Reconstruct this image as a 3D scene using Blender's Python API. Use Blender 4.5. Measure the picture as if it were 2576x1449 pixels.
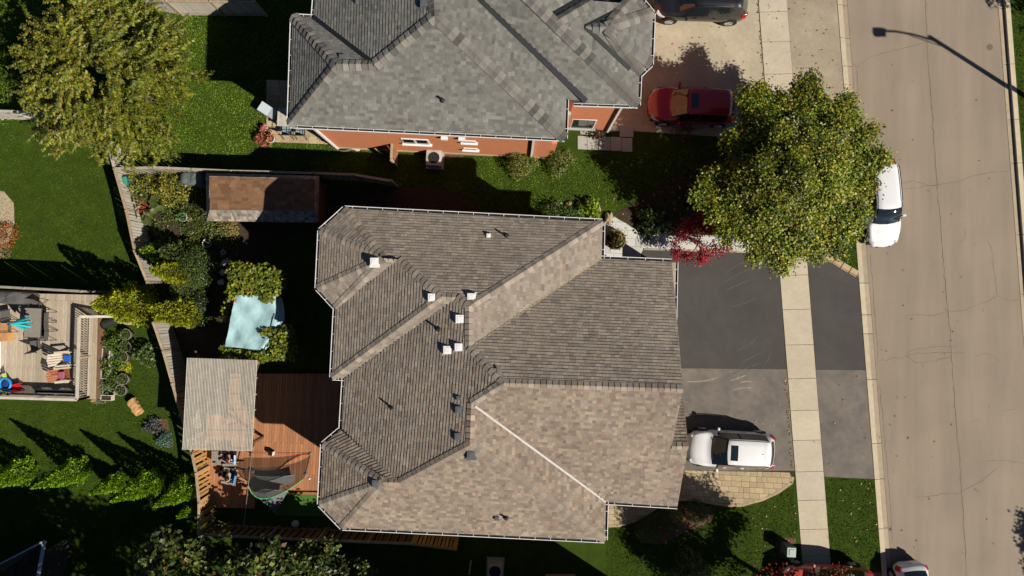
import bpy, math, random
import numpy as np
from mathutils import Vector, Matrix
R = math.radians
for o in list(bpy.data.objects): bpy.data.objects.remove(o)
scene = bpy.context.scene
COL = scene.collection
# ---------------------------------------------------------------- camera
F = 1717.33          # focal length in pixels of a 2576 px wide picture
H = 36.7             # height of the drone above the yards
TILT = math.atan(22.5 / F)
cam = bpy.data.cameras.new('camera'); cam.sensor_width = 36; cam.lens = 24; cam.clip_end = 2000; cam.clip_start = 0.1
camo = bpy.data.objects.new('camera', cam); COL.objects.link(camo)
camo.location = (0, 0, H); camo.rotation_euler = (TILT, 0, 0); scene.camera = camo
# ---------------------------------------------------------------- sky, sun, exposure
SUN_EL, SUN_AZ = R(40), R(-33)      # azimuth of the sun from +x
w = bpy.data.worlds.new('World'); scene.world = w; w.use_nodes = True
nt = w.node_tree; bg = nt.nodes['Background']
sky = nt.nodes.new('ShaderNodeTexSky'); sky.sky_type = 'NISHITA'; sky.sun_disc = False
sky.sun_elevation = SUN_EL; sky.sun_rotation = math.pi / 2 - SUN_AZ
sky.altitude = 200; sky.air_density = 0.5; sky.dust_density = 0.1; sky.ozone_density = 1.0
nt.links.new(sky.outputs[0], bg.inputs[0]); bg.inputs[1].default_value = 0.05
sl = bpy.data.lights.new('sun', 'SUN'); sl.energy = 5.0; sl.angle = R(0.53); sl.color = (1.0, 0.93, 0.82)
so = bpy.data.objects.new('sun', sl); COL.objects.link(so)
sdir = Vector((math.cos(SUN_EL) * math.cos(SUN_AZ), math.cos(SUN_EL) * math.sin(SUN_AZ), math.sin(SUN_EL)))
so.rotation_euler = sdir.to_track_quat('Z', 'Y').to_euler(); so.location = (40, -30, 60)
scene.view_settings.view_transform = 'Standard'; scene.view_settings.look = 'None'
scene.view_settings.exposure = 0.45; scene.view_settings.gamma = 1.0; scene.view_settings.use_curve_mapping = False
scene.cycles.diffuse_bounces = 1
rng = random.Random(7)
nrg = np.random.default_rng(11)

# ---------------------------------------------------------------- pixel -> place
CT, ST = math.cos(TILT), math.sin(TILT)
def ray(u, v):
    a, b = (u - 1288) / F, -(v - 724.5) / F
    return Vector((a, CT * b + ST, ST * b - CT))
def P(u, v, z=0.0):
    d = ray(u, v); t = (z - H) / d.z
    return Vector((d.x * t, d.y * t, z))
def plane(a, b, pitch, ze, inside):
    A, B, I = P(*a, ze), P(*b, ze), P(*inside, ze)
    e = B - A; n = Vector((-e.y, e.x)).normalized()
    if n.x * (I.x - A.x) + n.y * (I.y - A.y) < 0: n = -n
    return A, n, pitch, ze
def hit(u, v, pl):
    A, n, p, ze = pl; d = ray(u, v)
    t = (ze - p * (n.x * A.x + n.y * A.y) - H) / (d.z - p * (n.x * d.x + n.y * d.y))
    return Vector((0, 0, H)) + d * t

# ---------------------------------------------------------------- materials
MATS = {}
def M(name, c, rough=.8, var=.18, scale=6., bump=0., bscale=60., metal=0., spec=.3, tone=False, rnd=0., c2=None, coat=0., stretch=None, detail=6, broad=None):
    if name in MATS: return MATS[name]
    m = bpy.data.materials.new(name); m.use_nodes = True; t = m.node_tree; b = t.nodes['Principled BSDF']; L = t.links.new
    tc = t.nodes.new('ShaderNodeTexCoord'); co = tc.outputs['Object']
    if stretch:
        mp = t.nodes.new('ShaderNodeMapping'); mp.inputs['Scale'].default_value = stretch; L(co, mp.inputs[0]); co = mp.outputs[0]
    n = t.nodes.new('ShaderNodeTexNoise'); n.inputs['Scale'].default_value = scale; n.inputs['Detail'].default_value = detail; n.inputs['Roughness'].default_value = .65
    L(co, n.inputs['Vector'])
    rp = t.nodes.new('ShaderNodeValToRGB'); rp.color_ramp.elements[0].position = .3; rp.color_ramp.elements[1].position = .7
    lo = tuple(x * (1 - var) for x in c) if c2 is None else c2
    hi = tuple(min(1, x * (1 + var)) for x in c) if c2 is None else c
    rp.color_ramp.elements[0].color = (*lo, 1); rp.color_ramp.elements[1].color = (*hi, 1)
    L(n.outputs[0], rp.inputs[0]); out = rp.outputs[0]
    if broad:       # large soft patches: wear, dirt, fading
        for bs_, ba_, st_ in broad:
            mp = t.nodes.new('ShaderNodeMapping'); mp.inputs['Scale'].default_value = st_; mp.inputs['Rotation'].default_value = (0, 0, .08); L(tc.outputs['Object'], mp.inputs[0])
            nb = t.nodes.new('ShaderNodeTexNoise'); nb.inputs['Scale'].default_value = bs_; nb.inputs['Detail'].default_value = 3; L(mp.outputs[0], nb.inputs['Vector'])
            mr = t.nodes.new('ShaderNodeMapRange'); mr.inputs[1].default_value = .3; mr.inputs[2].default_value = .7; mr.inputs[3].default_value = 1 - ba_; mr.inputs[4].default_value = 1 + ba_; L(nb.outputs[0], mr.inputs[0])
            mx = t.nodes.new('ShaderNodeMix'); mx.data_type = 'RGBA'; mx.blend_type = 'MULTIPLY'; mx.inputs[0].default_value = 1; L(out, mx.inputs[6]); L(mr.outputs[0], mx.inputs[7]); out = mx.outputs[2]
    if tone:
        at = t.nodes.new('ShaderNodeAttribute'); at.attribute_name = 'tone'
        mx = t.nodes.new('ShaderNodeMix'); mx.data_type = 'RGBA'; mx.blend_type = 'MULTIPLY'; mx.inputs[0].default_value = 1
        L(out, mx.inputs[6]); L(at.outputs[0], mx.inputs[7]); out = mx.outputs[2]
    if rnd:
        oi = t.nodes.new('ShaderNodeObjectInfo'); mr = t.nodes.new('ShaderNodeMapRange'); mr.inputs[3].default_value = 1 - rnd; mr.inputs[4].default_value = 1 + rnd
        L(oi.outputs['Random'], mr.inputs[0])
        mx = t.nodes.new('ShaderNodeMix'); mx.data_type = 'RGBA'; mx.blend_type = 'MULTIPLY'; mx.inputs[0].default_value = 1
        L(out, mx.inputs[6]); L(mr.outputs[0], mx.inputs[7]); out = mx.outputs[2]
    L(out, b.inputs['Base Color'])
    b.inputs['Roughness'].default_value = rough; b.inputs['Metallic'].default_value = metal; b.inputs['Specular IOR Level'].default_value = spec
    if coat: b.inputs['Coat Weight'].default_value = coat; b.inputs['Coat Roughness'].default_value = .04
    if bump:
        n2 = t.nodes.new('ShaderNodeTexNoise'); n2.inputs['Scale'].default_value = bscale; n2.inputs['Detail'].default_value = 4; L(co, n2.inputs['Vector'])
        bp = t.nodes.new('ShaderNodeBump'); bp.inputs['Strength'].default_value = bump; bp.inputs['Distance'].default_value = .03
        L(n2.outputs[0], bp.inputs['Height']); L(bp.outputs[0], b.inputs['Normal'])
    MATS[name] = m; return m
def leafmat(name, trans=.35, rough=.5, spec=.35):
    if name in MATS: return MATS[name]
    m = bpy.data.materials.new(name); m.use_nodes = True; t = m.node_tree; b = t.nodes['Principled BSDF']; L = t.links.new
    at = t.nodes.new('ShaderNodeAttribute'); at.attribute_name = 'tone'
    b.inputs['Roughness'].default_value = rough; b.inputs['Specular IOR Level'].default_value = spec
    tr = t.nodes.new('ShaderNodeBsdfTranslucent'); mx = t.nodes.new('ShaderNodeMixShader'); mx.inputs[0].default_value = trans
    L(at.outputs[0], b.inputs['Base Color']); L(at.outputs[0], tr.inputs[0])
    L(b.outputs[0], mx.inputs[1]); L(tr.outputs[0], mx.inputs[2]); L(mx.outputs[0], t.nodes['Material Output'].inputs[0])
    MATS[name] = m; return m

# ---------------------------------------------------------------- objects
def tag(o, label=None, cat=None, group=None, kind=None):
    if label: o['label'] = label
    if cat: o['category'] = cat
    if group: o['group'] = group
    if kind: o['kind'] = kind
    return o
def thing(name, label, cat, loc=(0, 0, 0), rz=0, group=None):
    o = bpy.data.objects.new(name, None); COL.objects.link(o); o.location = loc; o.rotation_euler = (0, 0, rz)
    o.empty_display_size = .2
    return tag(o, label, cat, group)
def base(o):
    v = Vector((0, 0, 0))
    while o: v += o.location; o = o.parent
    return v
def dup(root, loc=None, rz=None, label=None, group=None, parent=None, scale=None):
    r = root.copy(); COL.objects.link(r); r.parent = parent
    if loc is not None: r.location = loc
    if rz is not None: r.rotation_euler = (0, 0, rz)
    if scale is not None: r.scale = (scale,) * 3 if not hasattr(scale, '__len__') else scale
    if label: r['label'] = label
    if group: r['group'] = group
    for ch in root.children: dup(ch, parent=r)
    return r
def mesh_obj(name, me, mat, parent=None, loc=(0, 0, 0), kind=None):
    o = bpy.data.objects.new(name, me); COL.objects.link(o); o.location = loc
    if mat and not me.materials: me.materials.append(mat)
    if parent: o.parent = parent
    if kind: o['kind'] = kind
    return o
class MB:
    def __init__(s): s.v, s.f, s.t = [], [], []
    def add(s, vs, fs, tone=None):
        k = len(s.v); s.v += [tuple(x) for x in vs]; s.f += [tuple(i + k for i in f) for f in fs]; s.t += [tone or (1, 1, 1)] * len(fs); return s
    def poly(s, pts, tone=None): return s.add(pts, [range(len(pts))], tone)
    def prism(s, pts, z0, z1, tone=None, bottom=True):
        n = len(pts); a = sum(pts[i][0] * pts[(i + 1) % n][1] - pts[(i + 1) % n][0] * pts[i][1] for i in range(n))
        if a < 0: pts = pts[::-1]
        vs = [(p[0], p[1], z0) for p in pts] + [(p[0], p[1], z1) for p in pts]
        fs = [tuple(range(n, 2 * n))] + [(i, (i + 1) % n, n + (i + 1) % n, n + i) for i in range(n)]
        if bottom: fs.append(tuple(range(n - 1, -1, -1)))
        return s.add(vs, fs, tone)
    def box(s, c, d, rz=0, tone=None, top=1., M3=None):
        x, y, z = d[0] / 2, d[1] / 2, d[2] / 2; cs, sn = math.cos(rz), math.sin(rz); vs = []
        for k in (-1, 1):
            q = top if k > 0 else 1
            for i, j in ((-1, -1), (1, -1), (1, 1), (-1, 1)):
                a, b = i * x * q, j * y * q
                p = Vector((a * cs - b * sn, a * sn + b * cs, k * z))
                if M3 is not None: p = M3 @ Vector((a, b, k * z))
                vs.append((c[0] + p.x, c[1] + p.y, c[2] + p.z))
        return s.add(vs, [(3, 2, 1, 0), (4, 5, 6, 7), (0, 1, 5, 4), (1, 2, 6, 5), (2, 3, 7, 6), (3, 0, 4, 7)], tone)
    def bar(s, a, b, w, h, tone=None):          # box from a to b
        a, b = Vector(a), Vector(b); d = b - a; l = d.length; x = d / l
        up = Vector((0, 0, 1)) if abs(x.z) < .95 else Vector((0, 1, 0))
        y = up.cross(x).normalized(); z = x.cross(y)
        return s.box((a + b) / 2, (l, w, h), tone=tone, M3=Matrix((x, y, z)).transposed())
    def tube(s, pts, r, n=8, tone=None, cap=True):
        pts = [Vector(p) for p in pts]; rs = r if hasattr(r, '__len__') else [r] * len(pts); vs, fs = [], []
        for i, p in enumerate(pts):
            d = (pts[min(i + 1, len(pts) - 1)] - pts[max(i - 1, 0)]).normalized()
            a = d.cross(Vector((0, 0, 1)) if abs(d.z) < .9 else Vector((1, 0, 0))).normalized(); b = d.cross(a)
            for k in range(n):
                t = 2 * math.pi * k / n; vs.append(p + (a * math.cos(t) + b * math.sin(t)) * rs[i])
        for i in range(len(pts) - 1):
            for k in range(n): fs.append((i * n + k, i * n + (k + 1) % n, (i + 1) * n + (k + 1) % n, (i + 1) * n + k))
        if cap: fs += [tuple(range(n - 1, -1, -1)), tuple(range(len(vs) - n, len(vs)))]
        return s.add(vs, fs, tone)
    def lathe(s, prof, c=(0, 0, 0), n=20, tone=None):
        vs, fs = [], []
        for r, z in prof:
            for k in range(n):
                t = 2 * math.pi * k / n; vs.append((c[0] + r * math.cos(t), c[1] + r * math.sin(t), c[2] + z))
        for i in range(len(prof) - 1):
            for k in range(n): fs.append((i * n + k, i * n + (k + 1) % n, (i + 1) * n + (k + 1) % n, (i + 1) * n + k))
        fs += [tuple(range(n - 1, -1, -1)), tuple(range(len(vs) - n, len(vs)))]
        return s.add(vs, fs, tone)
    def mesh(s, name, mat, off=(0, 0, 0), smooth=False):
        me = bpy.data.meshes.new(name)
        vs = [(v[0] - off[0], v[1] - off[1], v[2] - off[2]) for v in s.v]
        me.from_pydata(vs, [], s.f)
        at = me.attributes.new('tone', 'FLOAT_COLOR', 'FACE')
        at.data.foreach_set('color', np.array([(t[0], t[1], t[2], 1) for t in s.t], dtype=np.float32).ravel())
        if smooth: me.polygons.foreach_set('use_smooth', [True] * len(me.polygons))
        if mat: me.materials.append(mat)
        me.update(); return me
    def build(s, name, mat, parent=None, smooth=False, kind=None, local=False):
        off = base(parent) if (parent and not local) else (0, 0, 0)
        return mesh_obj(name, s.mesh(name, mat, off, smooth), None, parent, kind=kind)
    def own(s, name, mat, label, cat, group=None, smooth=False):      # a thing that is one mesh, origin at its base
        A = np.array(s.v); c = (float(A[:, 0].mean()), float(A[:, 1].mean()), float(A[:, 2].min()))
        o = mesh_obj(name, s.mesh(name, mat, c, smooth), None, None, c); return tag(o, label, cat, group)
def np_mesh(name, V, Fq, tone, mat):          # V (n,3), Fq (m,k), tone (m,3)
    me = bpy.data.meshes.new(name); k = Fq.shape[1]; m = len(Fq)
    me.vertices.add(len(V)); me.vertices.foreach_set('co', V.astype(np.float32).ravel())
    me.loops.add(m * k); me.loops.foreach_set('vertex_index', Fq.astype(np.int32).ravel())
    me.polygons.add(m); me.polygons.foreach_set('loop_start', np.arange(0, m * k, k, dtype=np.int32))
    at = me.attributes.new('tone', 'FLOAT_COLOR', 'FACE')
    at.data.foreach_set('color', np.c_[tone, np.ones(m)].astype(np.float32).ravel())
    me.materials.append(mat); me.update(calc_edges=True); return me
def clip(poly, a, b, c):       # keep a*x+b*y<=c
    out = []; n = len(poly)
    for i in range(n):
        p, q = poly[i], poly[(i + 1) % n]; dp, dq = a * p[0] + b * p[1] - c, a * q[0] + b * q[1] - c
        if dp <= 0: out.append(p)
        if (dp < 0) != (dq < 0) and dp != dq:
            t = dp / (dp - dq); out.append((p[0] + (q[0] - p[0]) * t, p[1] + (q[1] - p[1]) * t))
    return out
def area(p): return .5 * sum(p[i][0] * p[(i + 1) % len(p)][1] - p[(i + 1) % len(p)][0] * p[i][1] for i in range(len(p)))
def rectclip(poly, x0, x1, y0, y1):
    for a, b, c in ((1, 0, x1), (-1, 0, -x0), (0, 1, y1), (0, -1, -y0)):
        poly = clip(poly, a, b, c)
        if len(poly) < 3: return []
    return poly
def rot2(p, a): return (p[0] * math.cos(a) - p[1] * math.sin(a), p[0] * math.sin(a) + p[1] * math.cos(a))
def inset(poly, d):            # CCW or CW polygon of 2-D points moved inwards by d
    if area(poly) < 0: poly = poly[::-1]
    n = len(poly); out = []
    for i in range(n):
        p0, p1, p2 = Vector(poly[i - 1][:2]), Vector(poly[i][:2]), Vector(poly[(i + 1) % n][:2])
        a, b = (p1 - p0).normalized(), (p2 - p1).normalized()
        na, nb = Vector((-a.y, a.x)), Vector((-b.y, b.x)); k = 1 + na.dot(nb)
        q = p1 + (na + nb) * (d / max(k, .3)); out.append((q.x, q.y))
    return out
def tiles(name, poly, ang, w, h, z0, z1, mat, parent, gap=.008, jit=0., bond=.5, wvar=0., rs=None):
    """pieces of a paved or boarded surface, each an object of its own, clipped to the outline"""
    rs = rs or rng; q = [rot2(p, -ang) for p in poly]; xs = [p[0] for p in q]; ys = [p[1] for p in q]; out = []
    y = min(ys); row = 0
    while y < max(ys):
        x = min(xs) - w * (bond * (row % 2)) - (rs.random() * w if wvar else 0)
        while x < max(xs):
            ww = w * (1 + (rs.random() * 2 - 1) * wvar)
            c = rectclip(q, x + gap / 2, x + ww - gap / 2, y + gap / 2, y + h - gap / 2)
            if len(c) >= 3 and abs(area(c)) > .0015:
                pts = [rot2(p, ang) for p in c]; cx = sum(p[0] for p in pts) / len(pts); cy = sum(p[1] for p in pts) / len(pts)
                dz = (rs.random() - .5) * jit; g = rs.uniform(.82, 1.16)
                mb = MB().prism([(p[0] - cx, p[1] - cy) for p in pts], 0, z1 - z0 + dz, bottom=False, tone=(g, g * rs.uniform(.97, 1.02), g * rs.uniform(.94, 1.03)))
                b = base(parent)
                o = mesh_obj(name, mb.mesh(name, mat), None, parent, (cx - b.x, cy - b.y, z0 - b.z)); out.append(o)
            x += ww
        y += h; row += 1
    return out
def dpoly(pts, z=0): return [tuple(P(u, v, z))[:2] for u, v in pts]
# ================================================================ ground, street, paved ground
m_grass = M('lawn', (.042, .072, .007), .95, c2=(.024, .042, .005), scale=1.4, bump=.8, bscale=45, spec=.1, detail=10)
m_soil = M('soil', (.05, .035, .024), .95, .5, 9, .9, 30, spec=.1)
m_road = M('road_asphalt', (.254, .206, .157), .9, .13, 26, .45, 160, spec=.15, detail=8, broad=[(.9, .07, (1, .05, 1)), (.35, .06, (1, 1, 1)), (2.2, .05, (1, .1, 1))])
m_conc = M('concrete', (.44, .38, .29), .85, .07, 2.2, .2, 120, spec=.2, tone=True, detail=12, broad=[(.7, .05, (1, 1, 1)), (6, .04, (1, 1, 1))])
m_kerb = M('kerb_concrete', (.46, .39, .275), .85, .10, 3, .2, 90, spec=.2, tone=True)
m_pan = M('gutter_concrete', (.34, .275, .195), .85, .12, 3, .2, 90, spec=.2, tone=True)
m_dark = M('fresh_asphalt', (.056, .051, .047), .8, .2, 40, .4, 200, spec=.25, detail=8, broad=[(.5, .13, (1, 1, 1)), (1.8, .06, (1, 1, 1))])
m_old = M('worn_asphalt', (.175, .148, .122), .9, c2=(.115, .104, .095), scale=.9, bump=.3, bscale=160, spec=.15, detail=12, broad=[(3, .1, (1, 1, 1)), (.6, .1, (1, 1, 1))])
m_tan = M('tan_driveway', (.42, .36, .262), .9, c2=(.34, .292, .213), scale=.8, bump=.35, bscale=150, spec=.15, detail=12, broad=[(5, .07, (1, 1, 1)), (.5, .1, (1, 1, 1))])
m_tan2 = M('tan_apron', (.345, .288, .205), .9, c2=(.265, .222, .165), scale=.9, bump=.35, bscale=150, spec=.15, detail=12, broad=[(5, .07, (1, 1, 1)), (.5, .1, (1, 1, 1))])
m_crack = M('crack', (.085, .07, .055), .95, .3)
m_paver = M('beige_paver', (.38, .295, .185), .9, .12, 7, .3, 90, spec=.15, tone=True)
m_paver2 = M('edging_paver', (.36, .29, .19), .9, .12, 7, .3, 90, spec=.15, tone=True)  # near match of the beige paver, for the edging bricks
m_slab = M('grey_slab', (.34, .34, .32), .85, .08, 4, .2, 90, spec=.2, tone=True)
m_white_slab = M('pale_slab', (.46, .46, .44), .85, .06, 3, .2, 90, spec=.2, tone=True)
m_mulch = M('mulch', (.12, .065, .042), .95, .6, 18, 1., 25, spec=.1)
def sheet(name, pts, z0, z1, mat, kind='structure', label=None, cat=None, parent=None):
    o = MB().prism(dpoly(pts, z1), z0, z1, bottom=False).build(name, mat, parent)
    if not parent: o['kind'] = kind
    return tag(o, label, cat)
def ln(a, v, k=.078): return a + k * v
ZR = -.12
V0, V1 = -900, 2400
o = MB().poly([(-600, -600, -.17), (600, -600, -.17), (600, 600, -.17), (-600, 600, -.17)]).build('ground', m_soil, kind='structure')
tag(o, 'bare earth reaching out under and beyond the street', 'ground')
o = sheet('lawn', [(-2500, V0), (ln(2106, V0), V0), (ln(2106, V1), V1), (-2500, V1)], -.17, 0, m_grass, label='green lawn of the house plots west of the kerb', cat='lawn')
o = sheet('lawn', [(ln(2540, V0, .076), V0), (5500, V0), (5500, V1), (ln(2540, V1, .076), V1)], -.17, 0, m_grass, label='narrow green verge on the far side of the street', cat='lawn')
road = MB().poly([tuple(P(u, v, ZR)) for u, v in ((ln(2131, V1), V1), (ln(2516, V1, .076), V1), (ln(2516, V0, .076), V0), (ln(2131, V0), V0))]).build('road', m_road, kind='structure')
tag(road, 'tan aged asphalt street with fine cracks', 'road')
# kerbs with their gutter pans, cast in lengths
def kerb_run(label, lines, cuts, k):
    root = thing('kerb', label, 'kerb', P(lines[0] + 40, 700)); root['kind'] = 'structure'
    for i in range(len(cuts) - 1):
        a, b = cuts[i] + .7, cuts[i + 1] - .7
        g = rng.uniform(.93, 1.06)
        q = [P(ln(lines[j], v, k), v) for j in (0, 1) for v in (a, b)]
        MB().prism([tuple(q[0])[:2], tuple(q[2])[:2], tuple(q[3])[:2], tuple(q[1])[:2]], -.17, .02 + rng.uniform(0, .004), tone=(g, g, g)).build('kerb_stone', m_kerb, root)
        q = [P(ln(lines[j], v, k), v) for j in (1, 2) for v in (a, b)]; g *= rng.uniform(.9, 1.05)
        MB().prism([tuple(q[0])[:2], tuple(q[2])[:2], tuple(q[3])[:2], tuple(q[1])[:2]], -.17, -.105, tone=(g, g, g)).build('gutter_pan', m_pan, root)
kerb_run('pale concrete kerb with gutter pan beside the driveways', (2106, 2118, 2133), [-320, -150, 12, 95, 166, 212, 330, 480, 600, 712, 792, 840, 955, 1116, 1206, 1330, 1480, 1640], .078)
kerb_run('pale concrete kerb along the verge across the street', (2540, 2528, 2514), [-320, -150, 20, 161, 300, 410, 590, 740, 900, 1100, 1300, 1500, 1700], .076)
# sidewalk slabs
sw = thing('sidewalk', 'pale concrete sidewalk of square slabs crossing the driveways', 'sidewalk', P(1950, 500)); sw['kind'] = 'structure'
joints = [-280, -205, -127, -48, 30.7, 106, 187, 270, 350, 435, 520, 606, 693, 779, 868, 953, 1033, 1108, 1187, 1259, 1332, 1399, 1475, 1550, 1625]
for a, b in zip(joints, joints[1:]):
    g = rng.uniform(.95, 1.05)
    q = [(ln(1908, a) + .0, a + .5), (ln(1978.5, a), a - 1), (ln(1978.5, b), b - 2), (ln(1908, b), b - .5)]
    MB().prism(dpoly(q), -.1, .022 + rng.uniform(-.002, .003), tone=(g, g, g * rng.uniform(.97, 1.02))).build('slab', m_conc, sw)
# driveways
sheet('driveway', [(1560, -320), (ln(1906, -320), -320), (ln(1906, 352), 352), (1600, 330), (1535, 320), (1535, 250)], -.05, .008, m_tan, label='tan worn driveway of the grey roofed house', cat='driveway')
sheet('driveway', [(ln(1979.5, -320), -320), (ln(2105, -320), -320), (ln(2105, 365), 365), (ln(1979.5, 330), 330)], -.05, .008, m_tan2, label='tan driveway apron beside the kerb under the maple', cat='driveway')
sheet('driveway', [(1619, 627), (1905, 634), (ln(1906.5, 640), 640), (ln(1906.5, 928.5), 928.5), (1600, 925), (1600, 660)], -.05, .012, m_dark, label='fresh black asphalt driveway in front of the brown roofed house', cat='driveway')
sheet('driveway', [(ln(1980, 632), 632), (2052, 639), (2160, 697), (ln(2105, 700), 700), (ln(2105, 931), 931), (ln(1980, 929.5), 929.5)], -.05, .012, m_dark, label='fresh black asphalt apron between sidewalk and kerb', cat='driveway')
sheet('driveway', [(1600, 925.5), (ln(1906.5, 929), 929), (ln(1906.5, 1184), 1184), (1600, 1184)], -.05, .008, m_old, label='worn grey driveway under the parked white crossover', cat='driveway')
sheet('driveway', [(ln(1980, 930), 930), (ln(2105, 931.5), 931.5), (ln(2105, 1205), 1205), (ln(1980, 1199), 1199)], -.05, .008, m_old, label='worn grey apron between sidewalk and grass verge', cat='driveway')
# neighbour's apron at the bottom edge
sheet('driveway', [(ln(1980, 1432), 1432), (ln(2105, 1440), 1440), (ln(2105, 1700), 1700), (ln(1980, 1700), 1700)], -.05, .008, m_old, label='driveway apron under the red van', cat='driveway')
# cracks
def crk(zs, ou, ov, wd=.018):
    pts = [P(ou + x * .33325, ov + y * .33325, ZR + .004) for x, y in zs]; fine = []
    for a, b in zip(pts, pts[1:]):
        n = max(2, int((b - a).length / .22))
        for i in range(n):
            p = a.lerp(b, i / n)
            if i: p += Vector((rng.gauss(0, .025), rng.gauss(0, .025), 0))
            fine.append(p)
    fine.append(pts[-1]); L, Rr = [], []
    for i, p in enumerate(fine):
        d = (fine[min(i + 1, len(fine) - 1)] - fine[max(i - 1, 0)]).normalized(); n = Vector((-d.y, d.x, 0)); ww = wd * rng.uniform(.35, 1.1) / 2 * (1 if 0 < i < len(fine) - 1 else .2)
        L.append(p + n * ww); Rr.append(p - n * ww)
    mb = MB(); k = len(L); mb.add(L + Rr, [(k + i, k + i + 1, i + 1, i) for i in range(k - 1)]); mb.build('crack', m_crack, road)
for z in ([(720, 480), (745, 510), (800, 470), (860, 425), (980, 395), (1040, 375), (1180, 345), (1290, 320), (1400, 285)], [(745, 510), (755, 600), (765, 700), (745, 800)],
          [(1070, 1425), (1160, 1420), (1320, 1400), (1500, 1375), (1600, 1335), (1760, 1300), (1905, 1292)], [(1075, 1385), (1180, 1365), (1290, 1400), (1380, 1390)]): crk(z, 1905, 0)
crk([(1255, -300), (1270, 60), (1285, 430), (1310, 720), (1340, 1150), (1360, 1449)], 1905, 0, .028)
for z in ([(1110, 930), (1200, 925), (1320, 932), (1440, 900), (1560, 895), (1640, 860), (1740, 830), (1810, 785)], [(1840, 800), (1900, 820), (1990, 812)], [(1730, 360), (1770, 430), (1780, 560), (1800, 690), (1810, 770), (1840, 800)],
          [(910, 1275), (1100, 1250), (1200, 1215), (1320, 1215), (1450, 1210), (1580, 1210)], [(1120, 1225), (1180, 1190), (1300, 1170), (1520, 1165)], [(1120, 1240), (1200, 1290), (1320, 1275), (1450, 1245)], [(1640, 1235), (1740, 1220), (1850, 1285)],
          [(855, 470), (860, 600), (880, 800), (895, 1000), (910, 1200), (905, 1290), (890, 1350), (900, 1449)], [(1520, 385), (1575, 340), (1570, 270)]): crk(z, 1905, 483)
crk([(1360, 0), (1390, 330), (1420, 700), (1440, 900), (1465, 1200), (1480, 1449)], 1905, 483, .03)
for z in ([(910, 0), (935, 60), (930, 140), (950, 230), (960, 400), (975, 560), (985, 700), (1000, 830), (1010, 960), (1015, 1200)], [(1690, 580), (1790, 578), (1860, 575), (2013, 600)],
          [(1180, 850), (1320, 840), (1530, 820), (1600, 780), (1720, 715), (1820, 630)], [(1610, 290), (1690, 280)], [(1850, 205), (1960, 185)]): crk(z, 1905, 966)
crk([(1485, 0), (1500, 300), (1530, 600), (1540, 800), (1560, 1100), (1600, 1800)], 1905, 966, .03)
# round utility cover and stains in the street
c = P(2490, 118.5, ZR + .004); MB().lathe([(.17, 0), (.17, .003)], c, 18).own('utility_cover', M('cover_iron', (.12, .105, .09), .8, .2, 20), 'small round dark cover set in the street asphalt', 'cover')
m_stain = M('oil_stain', (.10, .08, .06), .9, .4, 14)
for u, v, s in ((2284, 1101, .09), (2250, 1046, .07), (2244, 278, .08), (2240, 1331, .1), (2268, 1334, .08), (2305, 1360, .07), (2272, 768, .06), (2335, 480, .05), (2205, 1360, .06), (2277, 1000, .05), (2215, 1343, .05)):
    k = 9; c = P(u, v, ZR + .003); MB().poly([(c.x + math.cos(t) * s * rng.uniform(.5, 1.2), c.y + math.sin(t) * s * rng.uniform(.5, 1.2), c.z) for t in [2 * math.pi * i / k for i in range(k)]]).build('stain', m_stain, road)
# edging stones beside the apron
ed = thing('edging_path', 'short row of beige edging stones with rusty joints beside the apron', 'path', P(2105, 668)); ed['kind'] = 'structure'
m_red = M('rust_joint', (.24, .12, .06), .9, .3, 20)
MB().prism(dpoly([(2050, 628), (2068, 634), (2165, 684), (2160, 698), (2052, 640)]), -.05, .012).build('bedding', m_red, ed)
es = [(2049, 632), (2064, 636), (2077, 644), (2098, 653), (2118, 666), (2139, 678), (2158, 689)]
for i in range(1, 6):
    a, b = Vector(es[i]), Vector(es[i + 1]); d = (b - a).normalized(); n = Vector((d.y, -d.x)); a = a + d * 1.5; b = b - d * 1.5
    MB().prism(dpoly([a + n * 7, b + n * 7, b - n * 6, a - n * 6]), .0, .035, tone=(1.1, 1.05, 1)).build('edging_stone', m_paver, ed)
    MB().prism(dpoly([a - n * 7.5, b - n * 7.5, b - n * 10, a - n * 10]), .0, .03, tone=(.9, .85, .8)).build('border_strip', m_paver, ed)
# beige paver walk beside the white car
pw = thing('paver_walk', 'beige interlocking paver walk curving from the driveway to the porch', 'walk', P(1850, 1240)); pw['kind'] = 'structure'
walk = [(1500, 1255), (1700, 1262), (1716, 1176), (1990, 1181), (1998, 1200), (1994, 1216), (1958, 1242), (1916, 1261), (1895, 1266), (1868, 1274), (1835, 1275), (1800, 1270), (1745, 1260), (1695, 1259), (1660, 1275), (1605, 1310), (1560, 1325), (1500, 1328)]
MB().prism(dpoly(walk), -.05, .004).build('bedding', m_soil, pw)
tiles('paver', dpoly(inset([(a, b) for a, b in walk], 7)), R(-2.8), .40, .30, .0, .028, m_paver, pw, gap=.014, jit=.006, wvar=.4)
for a, b in zip(walk[4:-1], walk[5:]):       # border course
    A, B = P(*a), P(*b); n = max(1, round((B - A).length / .32)); d = (B - A).normalized(); q = Vector((d.y, -d.x, 0)) * .14
    for i in range(n):
        s, e = A.lerp(B, i / n) + d * .006, A.lerp(B, (i + 1) / n) - d * .006; g = rng.uniform(.85, 1.1)
        MB().prism([tuple(x)[:2] for x in (s, e, e + q, s + q)], 0, .034, tone=(g, g, g)).build('border_paver', m_paver, pw)
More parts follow.
